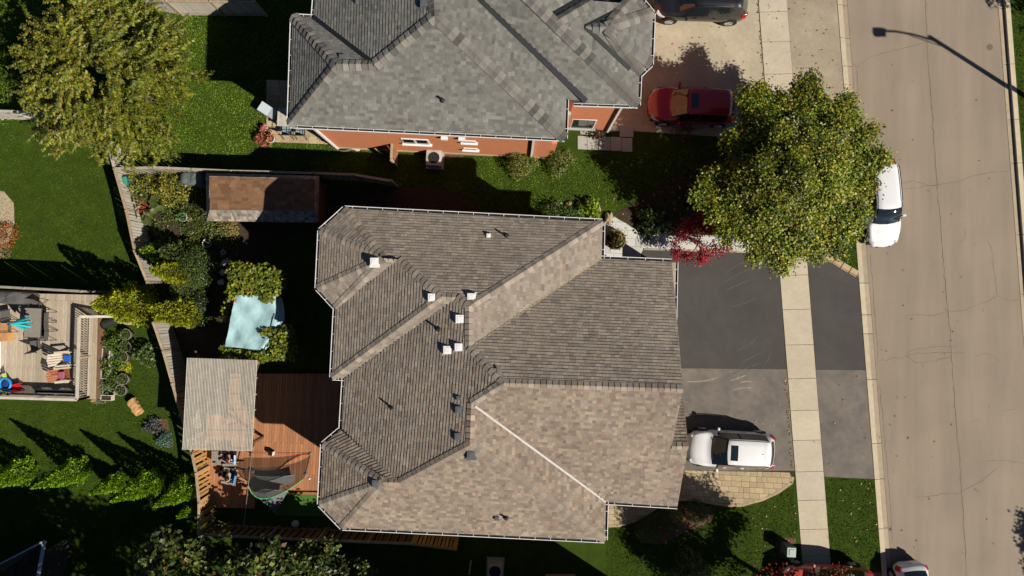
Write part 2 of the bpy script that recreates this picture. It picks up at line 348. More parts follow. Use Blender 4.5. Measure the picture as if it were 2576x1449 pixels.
# pale slab walk and concrete strip by the black driveway
sp = thing('slab_walk', 'pale grey slab walk and strip leading to the front door', 'walk', P(1600, 600)); sp['kind'] = 'structure'
MB().prism(dpoly([(1500, 560), (1545, 545), (1612, 586), (1905, 596), (1905, 633), (1619, 625), (1619, 665), (1500, 665)]), -.05, .004).build('bedding', m_white_slab, sp)
tiles('slab', dpoly([(1512, 565), (1546, 547), (1575, 562), (1610, 588), (1612, 655), (1512, 655)]), R(-2.8), .62, .42, 0, .03, m_white_slab, sp, gap=.012, jit=.004, wvar=.3)
tiles('strip_slab', dpoly([(1613, 589), (1905, 599), (1905, 633), (1613, 624)]), R(-1.6), 1.05, .9, 0, .036, m_white_slab, sp, gap=.012, jit=.004, bond=0)
tiles('edging_brick', dpoly([(1619, 625), (1905, 633), (1905, 637), (1619, 629)]), R(-1.6), .5, .1, 0, .042, m_paver2, sp, gap=.01)
# slabs in the shade of the maple before the grey roofed house
gs = thing('stepping_slabs', 'square grey slabs laid in two rows beside the red brick porch', 'path', P(1520, 350)); gs['kind'] = 'structure'
for x0, y0, x1, y1 in ((450, 880, 630, 1145), (637, 885, 848, 1155), (858, 895, 1078, 1162), (1088, 900, 1298, 1175), (1308, 918, 1508, 1192), (500, 648, 755, 858), (1265, 690, 1530, 905), (1045, 680, 1255, 790)):
    a = [(1395 + x * .1296, 228 + y * .1296) for x, y in ((x0, y0), (x1, y0 + 8), (x1, y1), (x0, y1 - 8))]
    MB().prism(dpoly(a), -.05, .04, tone=(1, .97, .9)).build('slab', m_slab, gs)
# patio behind the grey roofed house
pt = thing('patio', 'beige paver patio behind the grey roofed house', 'patio', P(740, 340)); pt['kind'] = 'structure'
patio = [(671, 200), (860, 210), (852, 364), (671, 357)]
MB().prism(dpoly(patio), -.05, .004).build('bedding', m_soil, pt)
tiles('paver', dpoly(patio), R(-2.8), .45, .42, 0, .035, m_paver, pt, gap=.014, jit=.005, wvar=.35)
# mulch and soil beds
def bed(label, pts, mat=m_soil, z=.015):
    return sheet('garden_bed', pts, -.05, z, mat, label=label, cat='bed')
bed('reddish mulch bed round the green utility pedestal', [(1950, 1368), (1962, 1353), (2001, 1354), (2004, 1405), (1985, 1410), (1962, 1400)], m_mulch)
bed('dark soil bed with round clipped shrubs by the paver walk', [(1590, 1330), (1650, 1290), (1700, 1268), (1790, 1275), (1795, 1310), (1720, 1340), (1660, 1370), (1610, 1365)], m_mulch)
bed('dark soil bed of the conifer garden along the back fence', [(330, 440), (800, 450), (800, 560), (640, 640), (590, 900), (440, 890), (395, 760), (350, 600)])
bed('earth strip between the two houses', [(800, 470), (1100, 474), (1200, 500), (1200, 560), (830, 560)])
bed('brown earth bed in the corner beside the fence', [(375, 1054), (420, 1054), (435, 1120), (425, 1128), (395, 1100)], m_mulch)
bed('front garden bed of dark soil with shrubs beside the slab walk', [(1545, 540), (1700, 440), (1900, 480), (1905, 594), (1612, 584)])
bed('earth patch beside the air conditioner at the brick wall', [(1090, 375), (1170, 376), (1168, 396), (1100, 400)], m_mulch)
bed('round gravel bed with shrubs set in the lawn', [(-60, 470), (10, 482), (34, 510), (36, 560), (22, 610), (0, 650), (-60, 650)], M('gravel', (.42, .33, .22), .9, .35, 40, .8, 60))
# grass blades on the lawns
def grass(polys, dens, hgt, col, jitter):
    Vs, Ts = [], []
    for poly in polys:
        q = np.array(dpoly(poly)); lo, hi = q.min(0), q.max(0); n = int(dens * (hi[0] - lo[0]) * (hi[1] - lo[1]))
        p = nrg.uniform(lo, hi, (n, 2)); ins = np.zeros(n, bool)
        for i in range(len(q)):
            a, b = q[i], q[i - 1]
            c = ((a[1] > p[:, 1]) != (b[1] > p[:, 1])) & (p[:, 0] < (b[0] - a[0]) * (p[:, 1] - a[1]) / (b[1] - a[1] + 1e-12) + a[0]); ins ^= c
        p = p[ins]; n = len(p); ang = nrg.uniform(0, 6.283, n); wd = nrg.uniform(.012, .028, n); h = nrg.uniform(.5, 1.2, n) * hgt; ln_ = nrg.uniform(.1, .9, n) * hgt
        la = nrg.uniform(0, 6.283, n); d = np.c_[np.cos(ang), np.sin(ang)] * wd[:, None]
        b0 = np.c_[p - d, np.zeros(n)]; b1 = np.c_[p + d, np.zeros(n)]; tp = np.c_[p + np.c_[np.cos(la), np.sin(la)] * ln_[:, None], h]
        Vs.append(np.stack([b0, b1, tp], 1).reshape(-1, 3)); patch = .5 + .5 * np.sin(p[:, 0] * 2.1 + np.sin(p[:, 1] * 1.3) * 2) * np.sin(p[:, 1] * 1.7 + p[:, 0] * .6)
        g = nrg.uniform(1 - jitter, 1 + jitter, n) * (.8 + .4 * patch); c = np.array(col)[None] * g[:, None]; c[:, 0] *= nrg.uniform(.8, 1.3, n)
        Ts.append(c)
    V = np.concatenate(Vs); T = np.concatenate(Ts); return np_mesh('grass', V, np.arange(len(V)).reshape(-1, 3), T, leafmat('grass_blade', .2, .95, .05))
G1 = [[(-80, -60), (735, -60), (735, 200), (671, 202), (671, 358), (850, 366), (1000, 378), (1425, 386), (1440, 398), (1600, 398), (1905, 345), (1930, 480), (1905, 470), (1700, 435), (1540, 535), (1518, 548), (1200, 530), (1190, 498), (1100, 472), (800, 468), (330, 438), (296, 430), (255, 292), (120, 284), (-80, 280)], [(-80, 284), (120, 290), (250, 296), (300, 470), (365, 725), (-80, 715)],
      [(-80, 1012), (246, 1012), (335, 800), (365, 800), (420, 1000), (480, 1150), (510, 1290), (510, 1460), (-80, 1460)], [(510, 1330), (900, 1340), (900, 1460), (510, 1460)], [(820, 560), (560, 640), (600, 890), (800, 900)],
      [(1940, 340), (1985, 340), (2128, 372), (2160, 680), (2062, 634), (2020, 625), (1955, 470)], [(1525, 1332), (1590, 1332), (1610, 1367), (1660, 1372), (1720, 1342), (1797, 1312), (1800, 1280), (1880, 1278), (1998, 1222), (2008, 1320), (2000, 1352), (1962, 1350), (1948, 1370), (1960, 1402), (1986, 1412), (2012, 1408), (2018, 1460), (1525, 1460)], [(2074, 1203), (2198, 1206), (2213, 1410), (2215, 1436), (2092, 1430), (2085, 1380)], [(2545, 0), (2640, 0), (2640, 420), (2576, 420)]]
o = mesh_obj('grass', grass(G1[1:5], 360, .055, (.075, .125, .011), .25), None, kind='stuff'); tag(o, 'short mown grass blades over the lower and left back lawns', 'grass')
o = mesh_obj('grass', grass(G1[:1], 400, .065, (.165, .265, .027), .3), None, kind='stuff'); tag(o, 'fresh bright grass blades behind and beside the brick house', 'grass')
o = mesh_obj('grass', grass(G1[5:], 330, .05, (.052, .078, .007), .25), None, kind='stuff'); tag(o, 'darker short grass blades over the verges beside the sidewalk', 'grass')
# faint tyre scuffs on the driveways
m_scuff = M('tyre_scuff', (.085, .08, .074), .8, .3, 20); m_scuff2 = M('pale_scuff', (.24, .21, .18), .9, .3, 20)
def scuff(zs, wd, mat, z):
    pts = [P(1274.5 + x * .33325, 483 + y * .33325, z) for x, y in zs]; a, b, c = pts; fine = [a * (1 - t) ** 2 + b * 2 * t * (1 - t) + c * t * t for t in [i / 10 for i in range(11)]]; Lf, Rt = [], []
    for i, p in enumerate(fine):
        d = (fine[min(i + 1, 10)] - fine[max(i - 1, 0)]).normalized(); n = Vector((-d.y, d.x, 0)) * wd * .5 * rng.uniform(.4, 1) * (1 if 0 < i < 10 else .2); Lf.append(p + n); Rt.append(p - n)
    MB().add(Lf + Rt, [(11 + i, 12 + i, i + 1, i) for i in range(10)]).build('tyre_scuff', mat, scuffs)
scuffs = thing('driveway_scuffs', 'faint pale tyre scuffs curving over the driveways', 'marks', P(1880, 850)); scuffs['kind'] = 'structure'
for z in ([(1655, 615), (1710, 560), (1800, 528)], [(1640, 690), (1740, 610), (1895, 560)], [(1650, 745), (1760, 690), (1890, 645)], [(1690, 865), (1790, 850), (1890, 795)], [(1735, 1200), (1850, 1160), (1895, 1085)], [(1760, 1290), (1860, 1250), (1930, 1205)], [(1690, 1380), (1800, 1330), (1940, 1280)], [(1950, 1300), (1985, 1260), (1995, 1210)]): scuff(z, .05, m_scuff, .016)
for z in ([(1360, 1430), (1480, 1440), (1600, 1400)], [(1690, 1425), (1770, 1400), (1810, 1380)], [(1760, 1440), (1800, 1425), (1850, 1432)], [(1700, 1500), (1780, 1470), (1850, 1480)]): scuff(z, .09, m_scuff2, .012)
# fallen leaves
V, T = [], []
for u0, v0, u1, v1, n, c in ((2080, 1206, 2205, 1400, 26, (.4, .28, .12)), (1890, 1270, 2005, 1400, 22, (.36, .27, .12)), (1650, 20, 2100, 300, 60, (.4, .1, .05)), (1905, 0, 2110, 330, 40, (.35, .08, .04)), (2120, 20, 2500, 1449, 70, (.22, .1, .05)), (1720, 940, 2190, 1190, 24, (.5, .42, .3)), (1500, 420, 1700, 560, 30, (.4, .22, .1)), (1988, 940, 2002, 1180, 60, (.32, .18, .07)), (1905, 0, 1935, 330, 70, (.2, .13, .05)), (500, 240, 660, 400, 30, (.4, .3, .1))):
    for i in range(n):
        v = rng.uniform(v0, v1); u = rng.uniform(u0, u1)
        if u1 - u0 < 40: u = ln(1908 if u0 < 1950 else 1905, v) + rng.gauss(-2, 2)
        zz = ZR + .006 if u > ln(2133, v) else (.012 if u > ln(2104, v) else .032)
        c0 = P(u, v, zz); a = rng.uniform(0, 6.3); s = rng.uniform(.02, .05)
        V += [(c0.x + math.cos(a + k * 1.5708) * s * (1.3 if k % 2 else .8), c0.y + math.sin(a + k * 1.5708) * s * (1.3 if k % 2 else .8), c0.z + rng.uniform(0, .02)) for k in range(4)]
        g = rng.uniform(.5, 1.3); T.append((c[0] * g, c[1] * g, c[2] * g))
o = mesh_obj('fallen_leaves', np_mesh('fallen_leaves', np.array(V), np.arange(len(V)).reshape(-1, 4), np.array(T), leafmat('dry_leaf', .2, .8)), None, kind='stuff'); tag(o, 'scattered dry autumn leaves on pavement and grass', 'leaves')
# ================================================================ houses
m_brown_n = M('brown_shingle', (.246, .208, .170), .95, .14, 30, .6, 160, spec=.1, tone=True, broad=[(.5, .09, (1, 1, 1)), (2.5, .05, (1, 1, 1))])
m_grey_s = M('grey_shingle', (.165, .162, .147), .95, .14, 30, .6, 160, spec=.1, tone=True, broad=[(.5, .08, (1, 1, 1)), (2.5, .05, (1, 1, 1))])
m_white = M('white_metal', (.66, .645, .63), .5, .10, 5, spec=.4)
m_blackmetal = M('black_metal', (.02, .02, .022), .5, .2, 8, spec=.4)
m_flash = M('dark_flashing', (.014, .016, .019), .6, .15, 4, spec=.25)
m_under = M('roof_deck', (.06, .05, .045), .9, .2, 5)
m_glass = M('window_glass', (.012, .014, .018), .05, .1, 3, spec=.8)
def brickmat(name, c, c2, mortar):
    m = bpy.data.materials.new(name); m.use_nodes = True; t = m.node_tree; b = t.nodes['Principled BSDF']; L = t.links.new
    tc = t.nodes.new('ShaderNodeTexCoord'); sx = t.nodes.new('ShaderNodeSeparateXYZ'); L(tc.outputs['Object'], sx.inputs[0])
    ad = t.nodes.new('ShaderNodeMath'); L(sx.outputs[0], ad.inputs[0]); L(sx.outputs[1], ad.inputs[1]); cb = t.nodes.new('ShaderNodeCombineXYZ'); L(ad.outputs[0], cb.inputs[0]); L(sx.outputs[2], cb.inputs[1])
    br = t.nodes.new('ShaderNodeTexBrick'); br.inputs['Scale'].default_value = 1; br.inputs['Brick Width'].default_value = .26; br.inputs['Row Height'].default_value = .09; br.inputs['Mortar Size'].default_value = .008
    br.inputs['Color1'].default_value = (*c, 1); br.inputs['Color2'].default_value = (*c2, 1); br.inputs['Mortar'].default_value = (*mortar, 1); br.inputs['Bias'].default_value = -.3
    L(cb.outputs[0], br.inputs['Vector']); L(br.outputs[0], b.inputs['Base Color']); b.inputs['Roughness'].default_value = .9; b.inputs['Specular IOR Level'].default_value = .15
    bp = t.nodes.new('ShaderNodeBump'); bp.invert = True; bp.inputs['Strength'].default_value = .6; bp.inputs['Distance'].default_value = .01; L(br.outputs['Fac'], bp.inputs['Height']); L(bp.outputs[0], b.inputs['Normal'])
    MATS[name] = m; return m
m_brick = brickmat('orange_brick', (.58, .205, .095), (.51, .165, .075), (.46, .27, .165))
m_brick2 = brickmat('tan_brick', (.19, .135, .08), (.15, .105, .06), (.2, .17, .13))
BROWN_T = dict(col=[(1, 1, 1)])
class Shingler:
    def __init__(s, tones, row=.145, wmin=.13, wmax=.30): s.t, s.row, s.a, s.b, s.items = tones, row, wmin, wmax, []
    def face(s, pts, rs):
        pts = [Vector(p) for p in pts]; n = Vector((0, 0, 0))
        for i in range(len(pts)):
            a, b = pts[i], pts[(i + 1) % len(pts)]; n += Vector(((a.y - b.y) * (a.z + b.z), (a.z - b.z) * (a.x + b.x), (a.x - b.x) * (a.y + b.y)))
        n.normalize()
        if n.z < 0: n = -n
        e = Vector((-n.y, n.x, 0)).normalized(); sl = n.cross(e)
        if sl.z < 0: sl = -sl; e = -e
        O = sum(pts, Vector()) / len(pts)
        q = [((p - O).dot(e), (p - O).dot(sl)) for p in pts]; hs = [(p - O).dot(n) for p in pts]
        if area(q) < 0: q = q[::-1]
        x0, x1, y0, y1 = min(a for a, b in q), max(a for a, b in q), min(b for a, b in q), max(b for a, b in q)
        flat = max(abs(h) for h in hs) < .012; Q2d = [((p - O).dot(e), (p - O).dot(sl)) for p in pts]
        def warp(a, b):       # the face need not be quite flat: mean value interpolation of its corners
            if flat: return 0.
            d = []
            for i, (x_, y_) in enumerate(Q2d):
                r_ = math.hypot(x_ - a, y_ - b)
                if r_ < 1e-6: return hs[i]
                d.append((x_ - a, y_ - b, r_))
            k = len(d); tn = []
            for i in range(k):
                p_, q_ = d[i], d[(i + 1) % k]; cr = p_[0] * q_[1] - p_[1] * q_[0]; dt = p_[0] * q_[0] + p_[1] * q_[1]; den = p_[2] * q_[2] + dt
                if abs(den) < 1e-7: t = p_[2] / (p_[2] + q_[2]); return hs[i] * (1 - t) + hs[(i + 1) % k] * t
                tn.append(cr / den)
            w_ = [(tn[i - 1] + tn[i]) / d[i][2] for i in range(k)]; sw_ = sum(w_)
            return sum(w_[i] * hs[i] for i in range(k)) / sw_ if abs(sw_) > 1e-9 else 0.
        y = y0 - s.row * .3
        while y < y1:
            x = x0 - rs.random() * .3
            while x < x1:
                wd = rs.uniform(s.a, s.b); c = rectclip(q, x + .002, x + wd - .002, y, y + s.row)
                if len(c) >= 3 and abs(area(c)) > 3e-4: s.items.append((O, e, sl, n, c, y, (x, wd), rs.choice(s.t), rs.uniform(.82, 1.16), rs.choice((0, 0, .004)), [warp(*k_) for k_ in c]))
                x += wd
            y += s.row
    def emit(s, parent, mat, rs, nobj=300):
        full = [i for i, it in enumerate(s.items) if len(it[4]) == 4 and abs(abs(area(it[4])) - (it[6][1] - .004) * s.row) < 1e-4]
        full.sort(key=lambda i: -s.items[i][6][1]); pick = set(rs.sample(full[:max(nobj, len(full) // 3)], min(nobj, len(full)))); b = base(parent); mb = MB(); shared = {}
        T0, T1 = .032, .006
        for i, (O, e, sl, n, c, y, (x, wd), tn, g, lift, wp) in enumerate(s.items):
            col = tuple(round(k * g, 2) for k in tn)
            if i in pick:
                key = (tn, round(g * 5) / 5)
                if key not in shared:
                    cc = tuple(k * key[1] for k in tn)
                    shared[key] = MB().add([(0, 0, 0), (1, 0, 0), (1, 1, 0), (0, 1, 0), (0, 0, T0), (1, 0, T0), (1, 1, T1), (0, 1, T1)], [(4, 5, 6, 7), (0, 1, 5, 4), (1, 2, 6, 5), (2, 3, 7, 6), (3, 0, 4, 7)], cc).mesh('shingle', mat)
                o = bpy.data.objects.new('shingle', shared[key]); COL.objects.link(o); o.parent = parent
                p = O + e * (x + .002) + sl * y + n * (lift + sum(wp) / len(wp)) - b
                ex, es = e * (wd - .004), sl * s.row
                o.matrix_local = Matrix(((ex.x, es.x, n.x, p.x), (ex.y, es.y, n.y, p.y), (ex.z, es.z, n.z, p.z), (0, 0, 0, 1)))
                continue
            k = len(c); lo = [O + e * a + sl * bb + n * (wp[j] - .01) for j, (a, bb) in enumerate(c)]; hi = [O + e * a + sl * bb + n * (wp[j] + T0 + (T1 - T0) * (bb - y) / s.row + lift) for j, (a, bb) in enumerate(c)]
            mb.add(lo + hi, [tuple(range(k, 2 * k))] + [(j, (j + 1) % k, k + (j + 1) % k, k + j) for j in range(k)], col)
        o = mb.build('shingle_courses', mat, parent); o['kind'] = 'stuff'
def caps(parent, mat, a, b, na, nb, tones, rs, step=.25, half=.19, lift=.03, thick=.034, gs_=(.82, .93, 1.0, 1.1, 1.2)):
    """ridge cap shingles straddling the edge a-b (a is the lower end); na, nb point down the two slopes"""
    a, b = Vector(a), Vector(b); d = b - a; n = max(1, round(d.length / step)); x = d / d.length; bs = base(parent); shared = []
    up = Vector((0, 0, 1)); up = (up - x * up.dot(x)).normalized(); L = d.length / n
    for g in gs_:
        tn = rs.choice(tones); na_, nb_ = na * half, nb * half; h0, h1 = up * thick, up * .008; ov = x * L * 1.06
        vs = [na_ + h0 * .6, h0 * 1.3, nb_ + h0 * .6, na_ + ov + h1, ov + h1 * 2, nb_ + ov + h1, na_ - up * .03, nb_ - up * .03]
        shared.append(MB().add(vs, [(0, 1, 4, 3), (1, 2, 5, 4), (6, 1, 0), (7, 2, 1), (6, 7, 1)], tuple(k * g for k in tn)).mesh('ridge_cap', mat))
    last = -1
    for i in range(n):
        k = rs.choice([j for j in range(len(shared)) if j != last]); last = k
        o = mesh_obj('ridge_cap', shared[k], None, parent); o.location = a + x * (i * L) + up * lift - bs
def downslope(pts, p, q):       # unit vector in the face, square to edge p-q, pointing into the face
    c = sum((Vector(x) for x in pts), Vector()) / len(pts); p, q = Vector(p), Vector(q); d = (q - p).normalized(); w_ = c - p; w_ -= d * w_.dot(d); return w_.normalized()
def gutter(parent, a, b, outward, hang=.66, dn=.0):
    a, b = Vector(a), Vector(b); d = (b - a).normalized(); o = Vector(outward).normalized(); mb = MB(); L = (b - a).length
    z = Vector((0, 0, 1)); A, B = a - z * .02, b - z * .02
    def strip(p0, p1, th): mb.bar(p0, p1, th[0], th[1])
    strip(A + o * .125 - z * .05, B + o * .125 - z * .05, (.018, .11)); strip(A + o * .008 - z * .07, B + o * .008 - z * .07, (.014, .12))
    strip(A + o * .125 + z * .008, B + o * .125 + z * .008, (.026, .012))
    k = max(1, int(L / hang))
    for i in range(k):
        p = A + d * (L * (i + .5) / k); mb.bar(p + z * .008, p + o * .125 + z * .008, .02, .008)
    g_ = mb.build('gutter', m_white, parent); MB().bar(A + o * .064 - z * .07, B + o * .064 - z * .07, .1, .06).build('gutter_bed', m_flash, g_); return g_
def leader(parent, top, bot):       # downspout
    mb = MB(); t, b_ = Vector(top), Vector(bot); mb.bar(t, (b_.x, b_.y, t.z - .45), .08, .08); mb.bar((b_.x, b_.y, t.z - .42), (b_.x, b_.y, .15), .1, .1)
    return mb.build('downspout', m_white, parent)
def box_vent(parent, u, v, pl, mat, s=.36, name='roof_vent', h=.2):
    p = hit(u, v, pl); p = Vector((p.x, p.y, p.z))
    o = MB().box((p.x, p.y, p.z - .12), (s * .72, s * .72, .3)).build(name, mat, parent)
    MB().box((p.x, p.y, p.z + h * .32), (s, s, h * .6), top=.86).build('vent_hood', mat, o)
    MB().box((p.x, p.y, p.z + h * .62), (s * .62, s * .62, .03), top=.8).build('vent_cap', mat, o)
    MB().box((p.x, p.y - .03, p.z - .06), (s * 1.25, s * 1.25, .012)).build('vent_flange', mat, o)
def pipe(parent, u, v, pl, mat=None, r=.045, h=.35):
    p = hit(u, v, pl); mat = mat or m_blackmetal; z = Vector((0, 0, 1))
    o = MB().tube([p - z * .1, p + z * h], r, 10).build('vent_pipe', mat, parent); MB().lathe([(.13, .0), (.12, .04), (.06, .1)], p + z * .0, 12).build('pipe_boot', mat, o)
def house_walls(root, eave, z1, mat, d=.42, name='wall'):
    w_ = inset(eave, d); n = len(w_); b = base(root)
    for i in range(n):
        p, q = w_[i], w_[(i + 1) % n]; MB().add([(p[0], p[1], -.1), (q[0], q[1], -.1), (q[0], q[1], z1), (p[0], p[1], z1)], [(0, 1, 2, 3)]).build(name, mat, root)
    return w_
E5 = 6.2
# ---------------------------------------------------------------- the brown roofed pair of houses
bh = thing('semi_detached_house', 'large brown shingled house with two matching hipped halves and white gutters', 'house', P(1250, 900))
A1, A2, A3, A4, A5, A6 = (867, 525), (806, 580), (799, 725), (845, 775), (836, 949), (867, 950.6)
C1, C2, C3, C4, D1, D2, D3 = (859, 1079), (813, 1118), (805, 1269), (861, 1327), (1521, 1359), (1523.4, 1262), (1704, 1273)
B1, B2, B3 = (1515, 558), (1513, 651), (1690, 659)
pn, pw_ = .58, .43
plN = plane(A1, B1, pn, E5, (1200, 700)); plS = plane(C4, D1, pn, E5, (1200, 1200)); plW2 = plane(A4, A5, pw_, E5, (1000, 850)); plW3 = plane(A6, C1, pw_, E5, (1000, 1000))
plEa = plane(B1, B2, pw_, E5, (1300, 700)); plEb = plane(D2, D1, pw_, E5, (1300, 1200)); plGn = plane(B2, B3, pn, E5, (1600, 800)); plGs = plane(D2, D3, pn, E5, (1600, 1100))
ev = lambda q: P(q[0], q[1], E5)
def mid(u, v, *pls): 
    zs = [hit(u, v, p).z for p in pls]; return P(u, v, sum(zs) / len(zs))
R1 = mid(967, 649, plN); R2 = mid(1004, 652, plN, plW2); G1_ = mid(1111, 746, plN, plW2); G2_ = mid(1150, 748, plN, plW3); G3_ = mid(1180, 770, plN, plW3, plEa); G4_ = mid(1180, 873, plW3, plEa, plGn)
T_ = mid(1267, 963, plW3, plGn, plGs); G5_ = mid(1186, 1014, plW3, plEb, plGs); G6_ = mid(1182, 1119, plW3, plEb, plS); Q2 = mid(1006, 1213, plW3, plS); Q1 = P(964, 1212.5, Q2.z); R1 = P(967, 649, R2.z)
GE = P(1718, 978, T_.z + .02); SE = mid(1731, 1122, plGs); QM = hit(1690, 1122, plGs); GSe = P(1664, 1271, E5); SW_ = Vector((QM.x - .02, QM.y, QM.z)); SN = P(1713, 937, E5 - .1); SN2 = Vector((GE.x - 1.0, SN.y + .1, SN.z))
eA1, eA2, eA3, eA4, eA5, eA6, eC1, eC2, eC3, eC4, eD1, eD2, eD3, eB1, eB2, eB3 = [ev(q) for q in (A1, A2, A3, A4, A5, A6, C1, C2, C3, C4, D1, D2, D3, B1, B2, B3)]
GS = P(1700, 1273, E5)
faces = dict(n=[eA1, R1, R2, G1_, G2_, G3_, eB1], nw=[eA2, R1, eA1], w1=[eA3, R1, eA2], sw=[eA4, R1, eA3], s1=[eA4, R2, R1], w2=[eA5, G1_, R2, eA4], s2=[eA6, G2_, G1_, eA5],
             w3=[eC1, Q2, G6_, G5_, T_, G4_, G3_, G2_, eA6], ea=[eB1, G3_, G4_, eB2], gn=[eB3, eB2, G4_, T_, GE], gs=[GSe, QM, GE, T_, G5_, eD2], eb=[eD2, G5_, G6_, eD1],
             s=[eD1, G6_, Q2, Q1, eC4], sw2=[eC4, Q1, eC3], w4=[eC3, Q1, eC2], nw2=[eC2, Q1, Q2, eC1], sm_n=[SN, SN2, SW_, SE], sm_s=[SE, QM, GSe, eD3])
rf = MB()
for k, f in faces.items(): rf.poly([Vector((p.x, p.y, p.z - (.14 if p.z > E5 + .05 else .02))) for p in f])
eave_b = [tuple(x)[:2] for x in (eA1, eA2, eA3, eA4, eA5, eA6, eC1, eC2, eC3, eC4, eD1, eD2, eD3, eB3, eB2, eB1)]
rf.poly([(x, y, E5 - .03) for x, y in eave_b])
roof_b = rf.build('roof', m_under, bh)
tB1 = [(1.12, 1.12, 1.12)] * 4 + [(.98, .98, 1.0)] * 2 + [(1.22, 1.18, 1.1), (1.04, .98, .95), (1.2, 1.2, 1.18)]                         # weathered brown half
tB2 = [(.98, .97, .97), (1.2, 1.16, 1.06), (1.02, .87, .83), (1.1, 1.05, .97), (.84, .78, .77), (1.22, 1.17, 1.08), (.95, .89, .86), (1.08, 1.04, 1.0)]    # newer blend with rosy tabs
r1 = random.Random(3)
sh = Shingler(tB1); 
for k in ('n', 'nw', 'w1', 'sw', 's1', 'w2', 's2', 'ea', 'gn'): sh.face(faces[k], r1)
sh.t = tB1 + tB2[:3]; sh.face(faces['w3'], r1)
sh.t = tB2; sh.a, sh.b = .12, .25
for k in ('gs', 'eb', 's', 'sw2', 'w4', 'nw2', 'sm_n', 'sm_s'): sh.face(faces[k], r1)
sh.emit(roof_b, m_brown_n, r1)
CAPS = [('n', 'nw', eA1, R1), ('nw', 'w1', eA2, R1), ('w1', 'sw', eA3, R1), ('n', 's1', R1, R2), ('n', 'w2', R2, G1_), ('sw', 's1', eA4, R1), ('w2', 's2', eA5, G1_), ('n', 's2', G1_, G2_), ('n', 'w3', G2_, G3_), ('n', 'ea', eB1, G3_), ('w3', 'ea', G3_, G4_), ('w3', 'gn', G4_, T_),
        ('gn', 'gs', GE, T_), ('w3', 'gs', G5_, T_), ('w3', 'eb', G5_, G6_), ('w3', 's', Q2, G6_), ('s', 'nw2', Q1, Q2), ('s', 'sw2', eC4, Q1), ('sw2', 'w4', eC3, Q1), ('w4', 'nw2', eC2, Q1), ('eb', 's', eD1, G6_), ('sm_n', 'sm_s', SE, SW_)]
for fa, fb, a, b in CAPS:
    if a.z > b.z + .01: a, b = b, a
    caps(roof_b, m_brown_n, a, b, downslope(faces[fa], a, b), downslope(faces[fb], a, b), (tB2 if fa in ('gs', 'eb', 's') or fb in ('eb', 's', 'sw2', 'sm_s') else tB1), r1)
# party line strip of shingles laid the other way
pa, pb = hit(925, 917, plW3), hit(1262, 944, plW3)
caps(roof_b, m_brown_n, pa, pb, downslope([pa, pb, hit(1000, 1000, plW3)], pa, pb), downslope([pa, pb, hit(1000, 850, plW3)], pa, pb), tB1, r1, step=.2, half=.26, lift=.0)
# white valley flashing
mb = MB(); z = Vector((0, 0, .05)); mb.bar(G5_ + Vector((.15, -.12, .03)), eD2 + z * .6, .085, .012); mb.build('valley_flashing', M('dull_white_flashing', (.40, .38, .35), .6, .12, 6), roof_b)
MB().bar(G4_ + Vector((.2, .02, -.02)), eB2 + z * .4, .10, .02).build('valley_flashing', M('tan_flashing', (.3, .24, .15), .7, .1), roof_b)
for a, b in ((R2, eA4), (G2_, eA6)): MB().bar(a + z * .2, b + z * .4, .07, .02).build('valley_flashing', m_flash, roof_b)
MB().bar(Q2 + z * .2, eC1 + z * .5, .1, .02).build('valley_flashing', m_flash, roof_b)
# rake trims at the street gable
sx = Vector((-.1, 0, -.13))
for a, b in ((eB3, GE), (SE, eD3), (SN, SE)): MB().bar(a + sx, b + sx, .04, .14).build('rake_board', m_white, roof_b)
ring = [eA1, eA2, eA3, eA4, eA5, eA6]; cen = Vector((0, 0, E5))
def outw(a, b, c=None):
    d = (b - a).normalized(); o = Vector((d.y, -d.x, 0)); return o
def gut(a, b, inside): 
    o = outw(a, b); i = P(*inside, E5) - a
    if o.dot(i) > 0: o = -o
    gutter(bh, a, b, o)
for a, b, i in ((eA1, eA2, (1000, 650)), (eA2, eA3, (1000, 650)), (eA3, eA4, (1000, 650)), (eA4, eA5, (1000, 850)), (eA5, eA6, (900, 800)), (eA6, eC1, (1000, 1000)), (eC1, eC2, (950, 1200)), (eC2, eC3, (950, 1200)), (eC3, eC4, (950, 1200)), (eC4, eD1, (1200, 1200)), (eD1, eD2, (1300, 1250)), (eD2, eD3, (1600, 1100)), (eB2, eB3, (1600, 800)), (eB2, eB1, (1300, 650)), (eB1, eA1, (1200, 700))): gut(a, b, i)
wb = house_walls(bh, eave_b, E5 - .05, m_brick2)
for tri in ((eB3, GE, eD3),):       # gable wall
    c = [Vector((p.x - .45, p.y, p.z)) for p in tri]; MB().poly([c[0], c[2], c[1]]).build('gable_wall', m_brick2, bh)
MB().prism([(eB3.x - .5, SN.y - .2), (SN.x - .35, SN.y - .3), (eD3.x - .2, eD3.y + .4), (eD3.x - 1.5, eD3.y + .4)], -.1, E5 - .12).build('porch_wall', m_brick2, bh)
